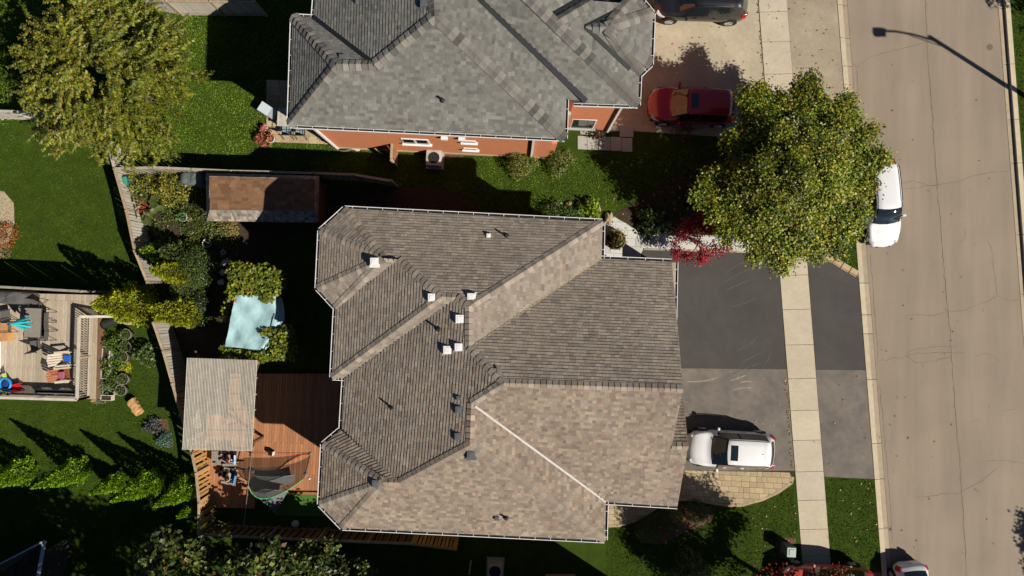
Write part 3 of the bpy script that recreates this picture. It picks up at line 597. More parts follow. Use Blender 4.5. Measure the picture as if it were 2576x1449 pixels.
# skirt roof over the garage door with its own gutter
k0, k1, k2, k3 = P(1699.5, 660, 3.3), P(1695, 870, 3.3), P(1672, 870, 3.75), P(1672, 662, 3.75)
sk = MB().poly([k0, k3, k2, k1]).build('skirt_roof', m_under, bh)
s2_ = Shingler([(1.25, 1.2, 1.05)]); s2_.face([k0, k3, k2, k1], r1); s2_.emit(sk, m_brown_n, r1, 0)
gutter(bh, k0, k1, (1, 0, 0)); 
gd = MB().box((P(1672, 790, 0).x + .02, P(1672, 790).y, 1.15), (.06, 4.8, 2.3)).build('garage_door', m_white, bh)
for u, v, pl, s in ((942, 658, plane(A2, A3, .45, E5, (900, 650)), .36), (1087, 748, plW2, .36), (1186, 748, plN, .38), (1157, 802, plW3, .38), (1126, 880, plW3, .38), (1154, 873, plW3, .36)): box_vent(bh, u, v, pl, m_white, s)
box_vent(bh, 1229, 593, plN, m_white, .2, 'small_vent')
m_dvent = M('slate_vent', (.085, .09, .10), .6, .15, 5)
for u, v, pl, s in ((1155, 1030, plW3, .33), (1153, 1097, plW3, .33), (1185, 1143, plS, .36), (946, 1215, plane(C2, C3, .45, E5, (900, 1200)), .34)): box_vent(bh, u, v, pl, m_dvent, s)
for u, v, pl in ((1154, 1001, plW3), (1250, 1302, plS)): box_vent(bh, u, v, pl, m_dvent, .2, 'small_vent')
for u, v, pl in ((1274, 594, plN), (1104, 828, plW3), (986, 1025, plW3), (1273, 1301, plS)): pipe(bh, u, v, pl)
# ---------------------------------------------------------------- the grey roofed house
E5 = 6.6
gh = thing('brick_house', 'orange brick house under a grey shingled hip roof', 'house', P(1150, 250))
K1, K2, K3, K4, K5, K6, K7, K8, K9, K10, K11 = (728.3, 314), (737.3, 41), (789, 44), (1420.5, 348), (1423.5, 249), (1444, 259), (1604.4, 264), (1607.7, 189), (1637, 161), (1641.7, 33), (1600, -18)
gW1 = plane(K1, K2, .45, E5, (900, 160)); gS = plane(K1, K4, pn, E5, (1000, 200)); gE = plane(K4, K5, pw_, E5, (1200, 200)); gS2 = plane(K6, K7, .54, E5, (1450, 100)); gE2 = plane(K7, K8, .43, E5, (1400, 100)); gW = plane(K3, (793, -100), .43, E5, (1000, 0))
e = {i: P(*q, E5) for i, q in enumerate((None, K1, K2, K3, K4, K5, K6, K7, K8, K9, K10, K11)) if q}
M1 = mid(847, 163, gS, gW1); M2 = P(944, 163, hit(944, 163, gS).z); M1 = P(847, 163, M2.z); M3 = mid(1094, 42, gS, gW); N = -230
M4 = Vector((M3.x - .3, M3.y + 4.5, M3.z)); VW = P(1207, -2, hit(1207, 0, gE).z); Vb = P(1474, 256, E5 + .02)
J = mid(1394, 58, gS2, gE2); J0 = J + (J - e[7]) * .62; JN = P(1488, 2, hit(1488, 2, gE2).z); Ja = P(1371, 47, J.z - .05)
bpk = P(1526, 70, hit(1526, 70, gE2).z + .55); bpi = P(1473, 70, 0); zi = hit(1473, 70, gE2).z; bpi = P(1473, 70, zi); bpk = P(1526, 70, zi)
yN = P(1000, N, E5).y
W0 = Vector((e[3].x + .45, yN, E5)); En = Vector((VW.x + 1.0, yN, VW.z - .4)); 
K3n = P(791, N, E5)
gf = dict(s=[e[4], M3, M2, M1, e[1]], w1=[e[1], M1, e[2]], nb=[e[2], M1, M2, e[3]], w=[e[3], M2, M3, M4, Vector((e[3].x + .3, M4.y + .5, E5))], e1=[e[5], Vb, VW, M4, M3, e[4]],
          s2=[e[6], e[7], J, J0, VW, Vb], e2=[e[7], e[8], P(1584, 175, hit(1584, 175, gE2).z), bpi, P(1589, 10, hit(1589, 10, gE2).z), JN, J],
          bs=[e[8], bpk, bpi], bse=[e[9], bpk, e[8]], be=[e[10], bpk, e[9]], bne=[e[11], bpk, e[10]], bn=[e[11], bpi, bpk],
          sl=[JN, Vector((JN.x - .2, JN.y + .35, JN.z - .25)), Vector((J.x - .3, J.y + .3, J.z - .25)), J], top=[Vector((J.x - .3, J.y + .3, J.z - .25)), Vector((JN.x - .2, JN.y + .35, JN.z - .25)), Vector((JN.x, JN.y + 2.5, JN.z + .6)), J0 + Vector((.8, .4, 0)), J0])
rg = MB()
for f in gf.values(): rg.poly([Vector((p.x, p.y, p.z - (.14 if p.z > E5 + .05 else .02))) for p in f])
ring = [(p.x, p.y) for p in (e[1], e[2], e[3], Vector((e[3].x + .3, M4.y + .5, 0)), Vector((e[10].x - .5, M4.y + .5, 0)), e[11], e[10], e[9], e[8], e[7], e[6], e[5], e[4])]
rg.poly([(x, y, E5 - .03) for x, y in ring])
# far side of the roof, beyond the picture
rg.poly([Vector((e[3].x + .3, M4.y + .5, E5)), M4, VW + Vector((2, 2.5, .5)), Vector((e[10].x - .5, M4.y + .5, E5))]); rg.poly([M4, VW, J0, VW + Vector((2, 2.5, .5))])
roof_g = rg.build('roof', M('grey_deck', (.05, .05, .052), .9, .2, 5), gh)
tG = [(1, 1, 1)] * 4 + [(.84, .85, .86), (1.14, 1.14, 1.11), (.92, .92, .94), (1.07, 1.04, 1.04), (1.2, 1.2, 1.16)]
sg = Shingler(tG, .15, .13, .27)
for k, f in gf.items(): sg.face(f, r1)
sg.emit(roof_g, m_grey_s, r1)
CG = [('s', 'w1', e[1], M1), ('w1', 'nb', e[2], M1), ('s', 'nb', M1, M2), ('s', 'w', M2, M3), ('s', 'e1', e[4], M3), ('w', 'e1', M3, M4), ('s2', 'e2', e[7], J), ('s2', 'top', J, J0), ('e2', 'sl', JN, J), ('bs', 'bn', bpi, bpk), ('bs', 'bse', e[8], bpk), ('bse', 'be', e[9], bpk), ('be', 'bne', e[10], bpk), ('bne', 'bn', e[11], bpk)]
tGc = [(1.0, .97, .96), (1.12, 1.06, 1.04), (.86, .85, .87), (1.08, 1.0, .97)]
for fa, fb, a, b in CG:
    if a.z > b.z + .01: a, b = b, a
    caps(roof_g, m_grey_s, a, b, downslope(gf[fa], a, b), downslope(gf[fb], a, b), tGc, r1, step=.29, half=.27, lift=.045, thick=.06, gs_=(.72, .84, .98, 1.12, 1.26))
for a, b, wd in ((M2, e[3], .19), (Vb, VW, .26), (bpi, gf['e2'][2], .19), (bpi, gf['e2'][4], .19), (gf['sl'][2], gf['sl'][1], .19)): MB().bar(Vector(a) + z * 1.5, Vector(b) + z * 1.5, wd, .03).build('valley_flashing', m_flash, roof_g)
def gut2(a, b, inside):
    o = outw(a, b); i = P(*inside, E5) - a
    if o.dot(i) > 0: o = -o
    gutter(gh, a, b, o)
for a, b, i in ((e[1], e[2], (900, 160)), (e[2], e[3], (850, 160)), (e[3], Vector(gf['w'][-1]), (1000, 0)), (e[1], e[4], (1000, 100)), (e[4], e[5], (1200, 200)), (e[6], e[7], (1450, 100)), (e[7], e[8], (1400, 100)), (e[8], e[9], (1400, 60)), (e[9], e[10], (1400, 60)), (e[10], e[11], (1400, 60))): gut2(a, b, i)
wg = house_walls(gh, ring, E5 - .05, m_brick)
# south wall details: plane of the wall from its corners
wl = inset([(p.x, p.y) for p in (e[1], e[4], e[5] + Vector((0, 3, 0)), e[2] + Vector((0, 0, 0)))], .42)
if True:
    s_line = [Vector((x, y, 0)) for x, y in wg]; lo = sorted(s_line, key=lambda p: p.y)[:2]; lo.sort(key=lambda p: p.x); wa, wz = lo       # lowest two corners = south wall
    dS = (wz - wa).normalized(); nS = Vector((dS.y, -dS.x, 0)); angS = math.atan2(dS.y, dS.x)
    def on_wall(u, v, zz=None):       # distance along the wall and height from a pixel
        r_ = ray(u, v); o0 = Vector((0, 0, H)); t = (wa - o0).dot(nS) / r_.dot(nS); p = o0 + r_ * t; return (p - wa).dot(dS), p.z
    def wbox(parent, name, mat, a0, a1, z0, z1, dep, off=0.):
        c = wa + dS * ((a0 + a1) / 2) + nS * (dep / 2 + off); return MB().box((c.x, c.y, (z0 + z1) / 2), (a1 - a0, dep, z1 - z0), angS).build(name, mat, parent)
    def window(a0, a1, z0, z1, cols=2):
        fr = wbox(gh, 'window', m_white, a0, a1, z0, z1, .05); wbox(fr, 'sill', m_white, a0 - .08, a1 + .08, z0 - .1, z0, .14)
        for i in range(cols):
            wd = (a1 - a0) / cols; wbox(fr, 'pane', m_glass, a0 + wd * i + .07, a0 + wd * (i + 1) - .07, z0 + .08, z1 - .08, .012, .05)
    for (u0, v0, u1, v1, c) in ((1008, 347, 1083, 362, 2), (1162, 352, 1198, 358, 1), (1166, 371, 1202, 376, 1)):
        (a0, z1), (a1, z0) = on_wall(u0, v0), on_wall(u1, v1); z0, z1 = max(.3, min(z0, z1)), max(z0, z1); window(a0, a1, z0, z1, c)
    for u, v in ((1118, 344), (1162, 346.5)):
        a0, zz = on_wall(u, v); wbox(gh, 'wall_vent', m_white, a0 - .16, a0 + .16, zz - .12, zz + .1, .16)
    wbox(gh, 'foundation', M('foundation', (.42, .33, .22), .9, .1), 0, (wz - wa).length, -.1, .28, .025)
    leader(gh, e[1] + (e[4] - e[1]) * .085 + Vector((0, .1, 0)), wa + dS * .08 + nS * .07)
    leader(gh, e[4] + (e[1] - e[4]) * .09 + Vector((0, .1, 0)), wz - dS * .9 + nS * .07)
# recess wall with window and lamp, facing the slabs
ra, rb = P(1430, 308), P(1536, 314); rd = (rb - ra).normalized(); rn = Vector((rd.y, -rd.x, 0)); ra_ = math.atan2(rd.y, rd.x)
ws = sorted([Vector((x, y, 0)) for x, y in wg], key=lambda p: p.x); 
k7w = min((Vector((x, y, 0)) for x, y in wg), key=lambda p: (p - e[7]).xy.length)
rd = dS; rn = nS
def rbox(parent, name, mat, a0, a1, z0, z1, dep, off=0.):
    c = k7w - rd * ((a0 + a1) / 2) + rn * (dep / 2 + off); return MB().box((c.x, c.y, (z0 + z1) / 2), (a1 - a0, dep, z1 - z0), angS).build(name, mat, parent)
fr = rbox(gh, 'window', m_white, .85, 2.1, .55, 2.3, .05); rbox(fr, 'pane', m_glass, .92, 2.03, .62, 2.23, .012, .05); rbox(fr, 'sill', m_slab, .75, 2.2, .4, .55, .14)
fr = rbox(gh, 'window', m_white, 2.6, 3.4, .75, 2.5, .05); rbox(fr, 'pane', m_glass, 2.67, 3.33, .82, 2.43, .012, .05)
rbox(gh, 'meter_box', M('grey_box', (.4, .4, .38), .6, .1), 2.3, 2.65, 3.0, 3.6, .2)
leader(gh, e[7] + (e[6] - e[7]) * .1 + Vector((0, .1, 0)), k7w + rn * .07 - rd * .05)
for u, v, pl, s in ((1068, 8, gW, .38), (862, 146, gW1, .3)): box_vent(gh, u, v, pl, m_dvent, s)
for u, v, pl, s in ((830, 160, gW1, .36), (870, 145, plane(K2, K3, .4, E5, (870, 160)), .34)): box_vent(gh, u, v, pl, m_dvent, s)
pipe(gh, 898, 6, gW, m_dvent); pipe(gh, 1113, 252, gS)
# small hipped end of the brick porch
for i, (u0, u1) in enumerate(((1327, 1347), (1372, 1396))):
    c = P((u0 + u1) / 2, 379); MB().box((c.x, c.y, 1.3), (.42, .42, 2.6), angS).build('porch_pier', m_brick, gh)
# ---------------------------------------------------------------- neighbours whose shade falls into the picture
E5 = 6.2
def plain_house(name, label, foot, zr, roofmat, wallmat, tones):
    c = P(sum(u for u, v in foot) / 4, sum(v for u, v in foot) / 4); h = thing(name, label, 'house', c)
    q = [P(u, v, 0) for u, v in foot]; q = [Vector((p.x, p.y, E5)) for p in q]
    m1, m2 = (q[0] + q[3]) / 2, (q[1] + q[2]) / 2; d = (m2 - m1); r0, r1_ = m1 + d * .3 + Vector((0, 0, zr)), m2 - d * .3 + Vector((0, 0, zr))
    fs = [[q[0], r0, r1_, q[1]], [q[1], r1_, q[2]], [q[2], r1_, r0, q[3]], [q[3], r0, q[0]]]
    mb = MB(); [mb.poly(f) for f in fs]; mb.poly([(p.x, p.y, E5 - .03) for p in q]); rf_ = mb.build('roof', m_under, h)
    s_ = Shingler(tones, .29, .5, .95); [s_.face(f, r1) for f in fs]; s_.emit(rf_, roofmat, r1, 0)
    house_walls(h, [(p.x, p.y) for p in q], E5 - .05, wallmat)
    for a, b in zip(q, q[1:] + q[:1]):
        o = outw(a, b); i = c - a
        if o.dot(i) > 0: o = -o
        gutter(h, a, b, o)
    return h
plain_house('neighbour_house', 'neighbouring house south of the brown roofed pair, past the dark side yard', [(880, 1466), (1612, 1470), (1600, 2050), (870, 2040)], 3.2, m_brown_n, m_brick2, tB1)
# ================================================================ fences, decks, sheds
m_wgrey = M('weathered_wood', (.30, .265, .21), .9, .22, 3, .3, 40, rnd=.16, stretch=(1, 1, .25))
m_wpale = M('pale_wood', (.42, .385, .325), .9, .15, 4, .3, 40, rnd=.14)
m_wold = M('old_cedar', (.33, .25, .165), .9, .25, 4, .3, 40, rnd=.15)
m_worange = M('new_cedar', (.46, .24, .075), .8, .22, 4, .2, 40, rnd=.15)
m_wred = M('red_fence_wood', (.30, .13, .06), .85, .25, 4, .2, 40, rnd=.15)
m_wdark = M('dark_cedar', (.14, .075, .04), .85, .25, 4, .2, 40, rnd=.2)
m_deckgrey = M('deck_grey_board', (.36, .30, .225), .9, .22, 5, .25, 60, tone=True, stretch=(3, .5, 1))
m_deckred = M('deck_red_board', (.36, .16, .075), .8, .2, 4, .2, 60, tone=True, stretch=(3, .5, 1))
def fence(name, label, pts, h, mb_, mr, group=None, bw=.135, gap=.018, off=.045, post=2.4, caps_=True):
    """pts: picture positions of the top rail at height h"""
    q = [P(u, v, h) for u, v in pts]; q = [Vector((p.x, p.y, 0)) for p in q]
    f = thing(name, label, 'fence', q[0], group=group); b0 = q[0]
    brd = MB().box((0, 0, (h - .1) / 2 + .03), (bw, .02, h - .16)).mesh('board', mb_); pst = MB().box((0, 0, h / 2), (.1, .1, h + .06)).box((0, 0, h + .045), (.13, .13, .03), top=.6).mesh('post', mr)
    cut = [q[0]]
    for a, b in zip(q, q[1:]):
        d = (b - a).normalized(); L = (b - a).length; ang = math.atan2(d.y, d.x); n = Vector((-d.y, d.x, 0)); k = int(L / (bw + gap))
        for i in range(k):
            o = mesh_obj('board', brd, None, f); o.location = a + d * ((i + .5) * L / k) + n * (off * (1 if i % 2 == 0 or off < .02 else -1)) - b0; o.rotation_euler = (0, rng.gauss(0, .006), ang)
        for zz, wd, th in ((h - .02, .12, .04), (h - .1, .05, .09), (.3, .05, .09)):
            c = (a + b) / 2 - b0; mesh_obj('rail', MB().box((0, 0, 0), (L, wd, th)).mesh('rail', mr), None, f, (c.x, c.y, zz)).rotation_euler = (0, 0, ang)
        k = max(1, round(L / post))
        for i in range(k + (1 if b is q[-1] else 0)):
            o = mesh_obj('post', pst, None, f); o.location = a + d * (i * L / k) - b0; o.rotation_euler = (0, 0, ang)
    return f
FG = 'wooden board fences between the plots'
fence('board_fence', 'weathered grey board fence running behind the conifer garden', [(287, 424), (317, 530), (338, 631), (370, 710)], 1.85, m_wpale, m_wold, off=.012)
fence('board_fence', 'old tan board fence beside the row of round planters', [(385, 812), (410, 884), (433, 966), (455, 1045), (479, 1130)], 1.85, m_wpale, m_wold, off=.012)
fence('board_fence', 'orange cedar board fence beside the red deck and seated people', [(480, 1131), (493, 1191), (500, 1268), (499, 1343)], 1.85, m_worange, m_wold, off=.04, gap=.07)
fence('board_fence', 'long weathered fence between the shed and the brick house', [(290, 424), (388, 421), (580, 430), (789, 435), (890, 439), (985, 455)], 1.85, m_wgrey, m_wgrey, off=.02)
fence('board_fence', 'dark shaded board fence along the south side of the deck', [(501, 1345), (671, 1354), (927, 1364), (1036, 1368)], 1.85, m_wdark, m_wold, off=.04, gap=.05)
fence('board_fence', 'new orange cedar fence panel below the brown roof eave', [(1039, 1369), (1146, 1382)], 1.85, m_worange, m_worange, off=.04, gap=.05)
fence('side_gate', 'reddish board gate between the brick wall and the long fence', [(986, 356), (984, 402)], 1.85, m_wred, m_wold, off=.012)
fence('board_fence', 'grey and orange board fence past the leafy tree at the lot corner', [(330, -14), (418, 2), (640, 4)], 1.85, m_wpale, m_wold, off=.012)
fence('board_fence', 'short pale board fence under the edge of the leafy tree', [(-60, 277), (120, 283), (252, 292), (287, 424)], 1.85, m_wpale, m_wpale, off=.012)
fence('privacy_screen', 'grey board screen on the north edge of the weathered deck', [(-70, 718), (60, 725), (205, 733)], 2.4, m_wgrey, m_wgrey, off=.012)
# ---------------------------------------------------------------- weathered deck on the left
ZD = .75
dk = thing('weathered_deck', 'weathered grey wooden deck with baluster railing', 'deck', P(100, 870))
deckp = [(-110, 734), (246, 742), (240, 1004), (-110, 996)]
tiles('plank', dpoly(deckp, ZD), R(88), 5.2, .14, ZD - .04, ZD, m_deckgrey, dk, gap=.012, jit=.004, bond=.4)
MB().prism(dpoly(deckp, ZD), -.05, ZD - .06).build('substructure', m_wdark, dk)
for i, (u0, u1) in enumerate(((247, 274), (274, 300), (300, 327))):
    z1 = ZD - .19 * (i + 1); tiles('stair_tread', dpoly([(u0, 744), (u1, 745), (u1, 796), (u0, 796)], z1), R(88), 2.6, .145, z1 - .05, z1, m_deckgrey, dk, gap=.01)
    MB().prism(dpoly([(u0, 744), (u1, 745), (u1, 796), (u0, 796)], z1), -.05, z1 - .06).build('stair_box', m_wdark, dk)
def railing(parent, a, b, z0a, z0b, hh=1.0, sp=.125):
    L = (b - a).length; d = (b - a).normalized(); k = int(L / sp); bs = base(parent); bal = MB().box((0, 0, hh / 2), (.035, .035, hh - .1)).mesh('baluster', m_wgrey)
    for i in range(k):
        t = (i + .5) / k; o = mesh_obj('baluster', bal, None, parent); p = a.lerp(b, t); o.location = Vector((p.x, p.y, z0a + (z0b - z0a) * t)) - bs; o.rotation_euler = (0, 0, math.atan2(d.y, d.x))
    for dz, w_, t_ in ((hh, .13, .04), (hh - .09, .04, .08), (.1, .04, .08)): MB().bar((a.x, a.y, z0a + dz), (b.x, b.y, z0b + dz), w_, t_).build('rail', m_wpale, parent)
    for t in (0, .5, 1): p = a.lerp(b, t); zz = z0a + (z0b - z0a) * t; MB().box((p.x, p.y, zz + hh / 2 - .2), (.1, .1, hh + .3)).build('post', m_wold, parent)
ra1, ra2, ra3, ra4 = P(199, 797, ZD + 1), P(193, 1006, ZD + 1), P(-20, 1000, ZD + 1), P(290, 796, ZD + .4)
railing(dk, ra1, ra2, ZD, ZD); railing(dk, ra3, ra2, ZD, ZD); railing(dk, ra1, ra4, ZD, .12)
sa, sb = P(265, 800), P(262, 1008); d_ = (sb - sa).normalized(); n_ = int((sb - sa).length / .15); sk_ = MB().box((0, 0, .36), (.14, .02, .7)).mesh('skirt_board', M('brown_skirt', (.27, .14, .075), .85, .3, 4, rnd=.25))
for i in range(n_):
    o = mesh_obj('skirt_board', sk_, None, dk); o.location = sa.lerp(sb, (i + .5) / n_) - base(dk) + Vector((-.25, 0, 0)); o.rotation_euler = (0, 0, math.atan2(d_.y, d_.x))
bn = thing('deck_bench', 'long grey plank bench against the deck railing', 'bench', P(140, 985, ZD))
for i in range(3): a = P(88, 987 - i * 2.6, ZD + .45); b = P(188, 990 - i * 2.6, ZD + .45); MB().bar(a, b, .11, .04).build('seat_plank', m_wpale, bn)
for u in (92, 138, 184): c = P(u, 986, ZD + .4); MB().box((c.x, c.y, ZD + .21), (.08, .3, .42)).build('leg', m_wgrey, bn)
# ---------------------------------------------------------------- red deck
ZR2 = .4
rd_ = thing('red_deck', 'red stained wooden deck behind the brown roofed house', 'deck', P(680, 1150))
redp = [(648, 895), (905, 900), (905, 1235), (800, 1234), (648, 1230), (640, 1278), (512, 1275), (505, 1060), (648, 1060)]
redp = [(520, 940), (905, 940), (905, 1236), (645, 1232), (640, 1279), (512, 1276), (498, 1135), (520, 1100)]
tiles('plank', dpoly(redp, ZR2), R(87.2), 3.6, .142, ZR2 - .04, ZR2, m_deckred, rd_, gap=.012, jit=.003, bond=.45)
MB().prism(dpoly(redp, ZR2), -.05, ZR2 - .05).build('substructure', m_wdark, rd_)
MB().prism(dpoly([(700, 1236), (812, 1239), (812, 1245), (700, 1242)], .2), -.05, .2).build('step', M('red_step', (.28, .11, .05), .8, .2, 4), rd_)
sheet('turf', [(690, 1242), (880, 1246), (880, 1300), (690, 1296)], -.02, .02, M('green_turf', (.055, .13, .02), .95, .15, 8, .4, 90), label='strip of bright green artificial turf below the red deck', cat='turf')
# ---------------------------------------------------------------- pergola
pg = thing('pergola', 'wooden pergola with a roof of close pale slats over the red deck', 'pergola', P(555, 1015))
ZP = 2.6; pc = [P(470, 900, ZP), P(648, 906, ZP), P(635, 1135, ZP), P(458, 1131, ZP)]; ns = 47
for i in range(ns):
    t = (i + .5) / ns; a = pc[0].lerp(pc[1], t); b = pc[3].lerp(pc[2], t); MB().bar(a, b, .036, .045).build('slat', m_wpale, pg)
for t in (.03, .2, .38, .55, .78, .97): a = pc[0].lerp(pc[3], t) - Vector((.0, 0, .1)); b = pc[1].lerp(pc[2], t) - Vector((.0, 0, .1)); MB().bar(a, b, .05, .14).build('rafter', m_wold, pg)
for s in (0.08, .92): a = pc[0].lerp(pc[1], s); b = pc[3].lerp(pc[2], s); MB().bar(a - Vector((0, 0, .24)), b - Vector((0, 0, .24)), .09, .14).build('beam', m_wdark, pg)
for s in (.08, .92):
    for t in (.06, .94):
        p = pc[0].lerp(pc[1], s).lerp(pc[3].lerp(pc[2], s), t); MB().box((p.x, p.y, ZP / 2 - .05), (.12, .12, ZP - .35)).build('post', m_wdark, pg)
        for dd in (1, -1): MB().bar((p.x, p.y, ZP - 1.0), (p.x, p.y + dd * .6, ZP - .32), .07, .07).build('brace', m_wdark, pg)
    
# ---------------------------------------------------------------- tarp covered gazebo frame
tz = thing('tarp_canopy', 'pale blue tarp canopy on posts, partly grown over by a vine', 'canopy', P(640, 810))
tc4 = [P(592, 742, 2.5), P(700, 744, 2.5), P(664, 882, 2.35), P(567, 871, 2.3)]; tcx = P(714, 806, 2.2)
V, Fq = [], []; NG = 26
for j in range(NG + 1):
    for i in range(NG + 1):
        s, t = i / NG, j / NG; p = tc4[0].lerp(tc4[1], s).lerp(tc4[3].lerp(tc4[2], s), t)
        p = p + Vector((.55 * s ** 3 * math.sin(math.pi * t), 0, 0)); z_ = p.z + .035 * math.sin(9 * s + 5 * t) * math.sin(7 * t + 2) + .05 * math.sin(3.1 * (s - t) * 4) - .18 * math.sin(math.pi * s) * math.sin(math.pi * t) + rng.gauss(0, .008) + .03 * abs(math.sin(s * 9.4 + t * 2)) + .025 * abs(math.sin(t * 8 - s * 3))
        z_ -= .35 * max(0, (s - .9) / .1); V.append((p.x, p.y, z_))
for j in range(NG):
    for i in range(NG): k = j * (NG + 1) + i; Fq.append((k, k + NG + 1, k + NG + 2, k + 1))
MB().add(V, Fq).build('tarp', M('blue_tarp', (.28, .43, .45), .6, .14, 3, .25, 14, spec=.3), tz, smooth=True)
for p in tc4: MB().tube([(p.x, p.y, 0), (p.x, p.y, p.z - .02)], .03, 8).build('post', m_blackmetal, tz)
for a, b in zip(tc4, tc4[1:] + tc4[:1]): MB().tube([a - Vector((0, 0, .05)), b - Vector((0, 0, .05))], .02, 6).build('frame_bar', m_blackmetal, tz)
# ---------------------------------------------------------------- garden shed
sd = thing('garden_shed', 'garden shed with brown shingle roof and grey shake skirt, half in shadow', 'shed', P(660, 510))
zt = 2.5; t4 = [P(527, 444, zt), P(792, 451, zt), P(790, 530, zt - .1), P(529, 527, zt - .1)]; l4 = [P(520, 436, 1.95), P(803, 444, 1.95), P(799, 559, 1.85), P(520, 555, 1.85)]
mb = MB(); mb.poly([p - Vector((0, 0, .03)) for p in t4[::-1]])
for i in range(4): mb.poly([l4[i] - Vector((0, 0, .03)), l4[(i + 1) % 4] - Vector((0, 0, .03)), t4[(i + 1) % 4] - Vector((0, 0, .03)), t4[i] - Vector((0, 0, .03))])
sr = mb.build('roof', m_under, sd); rs5 = random.Random(5)
m_shb = M('shed_shingle', (.20, .112, .062), .95, .15, 30, .5, 150, spec=.1, tone=True); m_shk = M('grey_shake', (.25, .22, .18), .95, .2, 20, .5, 60, tone=True)
s_ = Shingler([(1, 1, 1), (1.06, 1.04, 1.0), (.93, .92, .9)], .17, .27, .31); s_.face(t4, rs5); s_.emit(sr, m_shb, rs5)
s_ = Shingler([(1, 1, 1), (1.25, 1.22, 1.2), (.8, .8, .8), (.6, .6, .62)], .2, .08, .2)
for i in range(4): s_.face([l4[i], l4[(i + 1) % 4], t4[(i + 1) % 4], t4[i]], rs5)
for it in range(len(s_.items)): pass
s_.emit(sr, m_shk, rs5, 0)
house_walls(sd, [tuple(p)[:2] for p in l4], 1.9, m_wdark, .12)
# ---------------------------------------------------------------- house corner at lower left, shade put into its dark colours
ch = thing('corner_house', 'house corner with shade put into its dark roof and wall colours, blue grey gutter', 'house', P(-60, 1480))
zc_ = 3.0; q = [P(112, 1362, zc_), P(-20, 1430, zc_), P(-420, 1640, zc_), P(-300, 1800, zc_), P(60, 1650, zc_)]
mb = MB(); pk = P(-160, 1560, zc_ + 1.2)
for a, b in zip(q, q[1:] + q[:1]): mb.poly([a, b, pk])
cr = mb.build('roof', m_under, ch); s_ = Shingler([(.16, .15, .14), (.12, .115, .11)], .16, .2, .4)  # roof tones darkened to stand in for shade
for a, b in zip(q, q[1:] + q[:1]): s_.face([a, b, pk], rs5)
s_.emit(cr, m_brown_n, rs5, 0); house_walls(ch, [tuple(p)[:2] for p in q], zc_ - .05, M('shade_dark_siding', (.03, .026, .022), .9, .2, 5))  # wall colour darkened in place of shade as well
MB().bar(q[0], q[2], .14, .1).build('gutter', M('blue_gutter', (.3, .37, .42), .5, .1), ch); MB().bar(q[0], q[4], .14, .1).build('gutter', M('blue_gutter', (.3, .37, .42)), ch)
# ---------------------------------------------------------------- air conditioners
def aircon(label, u, v):
    c = P(u, v); a = thing('air_conditioner', label, 'air conditioner', c, R(-2.8), 'outdoor air conditioner units')
    m_ac = M('beige_metal', (.42, .38, .33), .5, .08); m_in = M('dark_grille', (.02, .02, .02), .6)
    MB().box((0, 0, .03), (.95, .95, .06)).build('pad', m_slab, a, local=True)
    mb = MB()
    for i in range(9): mb.box((0, 0, .12 + i * .07), (.8, .8, .035))
    mb.build('louvred_case', m_ac, a, local=True); MB().box((0, 0, .4), (.74, .74, .66)).build('core', m_in, a, local=True)
    mb = MB(); n = 28
    ring = [(.40 * math.copysign(min(1, abs(math.cos(t)) * 1.414), math.cos(t)), .40 * math.copysign(min(1, abs(math.sin(t)) * 1.414), math.sin(t))) for t in [2 * math.pi * i / n for i in range(n)]]
    inn = [(.31 * math.cos(2 * math.pi * i / n), .31 * math.sin(2 * math.pi * i / n)) for i in range(n)]
    vs = [(x, y, .76) for x, y in ring] + [(x, y, .78) for x, y in inn] + [(x, y, .7) for x, y in inn] + [(x, y, .68) for x, y in ring]
    mb.add(vs, [(i, (i + 1) % n, n + (i + 1) % n, n + i) for i in range(n)] + [(n + i, n + (i + 1) % n, 2 * n + (i + 1) % n, 2 * n + i) for i in range(n)] + [(3 * n + i, 3 * n + (i + 1) % n, (i + 1) % n, i) for i in range(n)]); mb.build('top_panel', m_ac, a, local=True)
    MB().lathe([(.31, .6), (.31, .61)], n=24).build('fan_well', m_in, a, local=True)
    m_bl = M('fan_blade', (.16, .16, .16), .4)
    for k in range(4):
        t = k * math.pi / 2 + .4; cs, sn = math.cos(t), math.sin(t)
        MB().add([(cs * .06 - sn * .04, sn * .06 + cs * .04, .66), (cs * .06 + sn * .05, sn * .06 - cs * .05, .63), (cs * .28 + sn * .13, sn * .28 - cs * .13, .63), (cs * .29 - sn * .06, sn * .29 + cs * .06, .67)], [(0, 1, 2, 3)]).build('fan_blade', m_bl, a, local=True)
    MB().lathe([(.07, .62), (.07, .7), (.03, .72)], n=14).build('fan_hub', M('fan_hub', (.45, .45, .45), .4), a, local=True)
    mb = MB()
    for rr in (.12, .18, .24, .30): mb.tube([(rr * math.cos(2 * math.pi * i / 24), rr * math.sin(2 * math.pi * i / 24), .785) for i in range(25)], .004, 4)
    for k in range(4): t = k * math.pi / 4; mb.tube([(-.31 * math.cos(t), -.31 * math.sin(t), .785), (.31 * math.cos(t), .31 * math.sin(t), .785)], .004, 4)
    mb.build('guard', m_blackmetal, a, local=True)
aircon('beige air conditioner with round fan beside the orange brick wall', 1095, 404)
aircon('shaded air conditioner with round fan south of the brown roof', 1246, 1424)
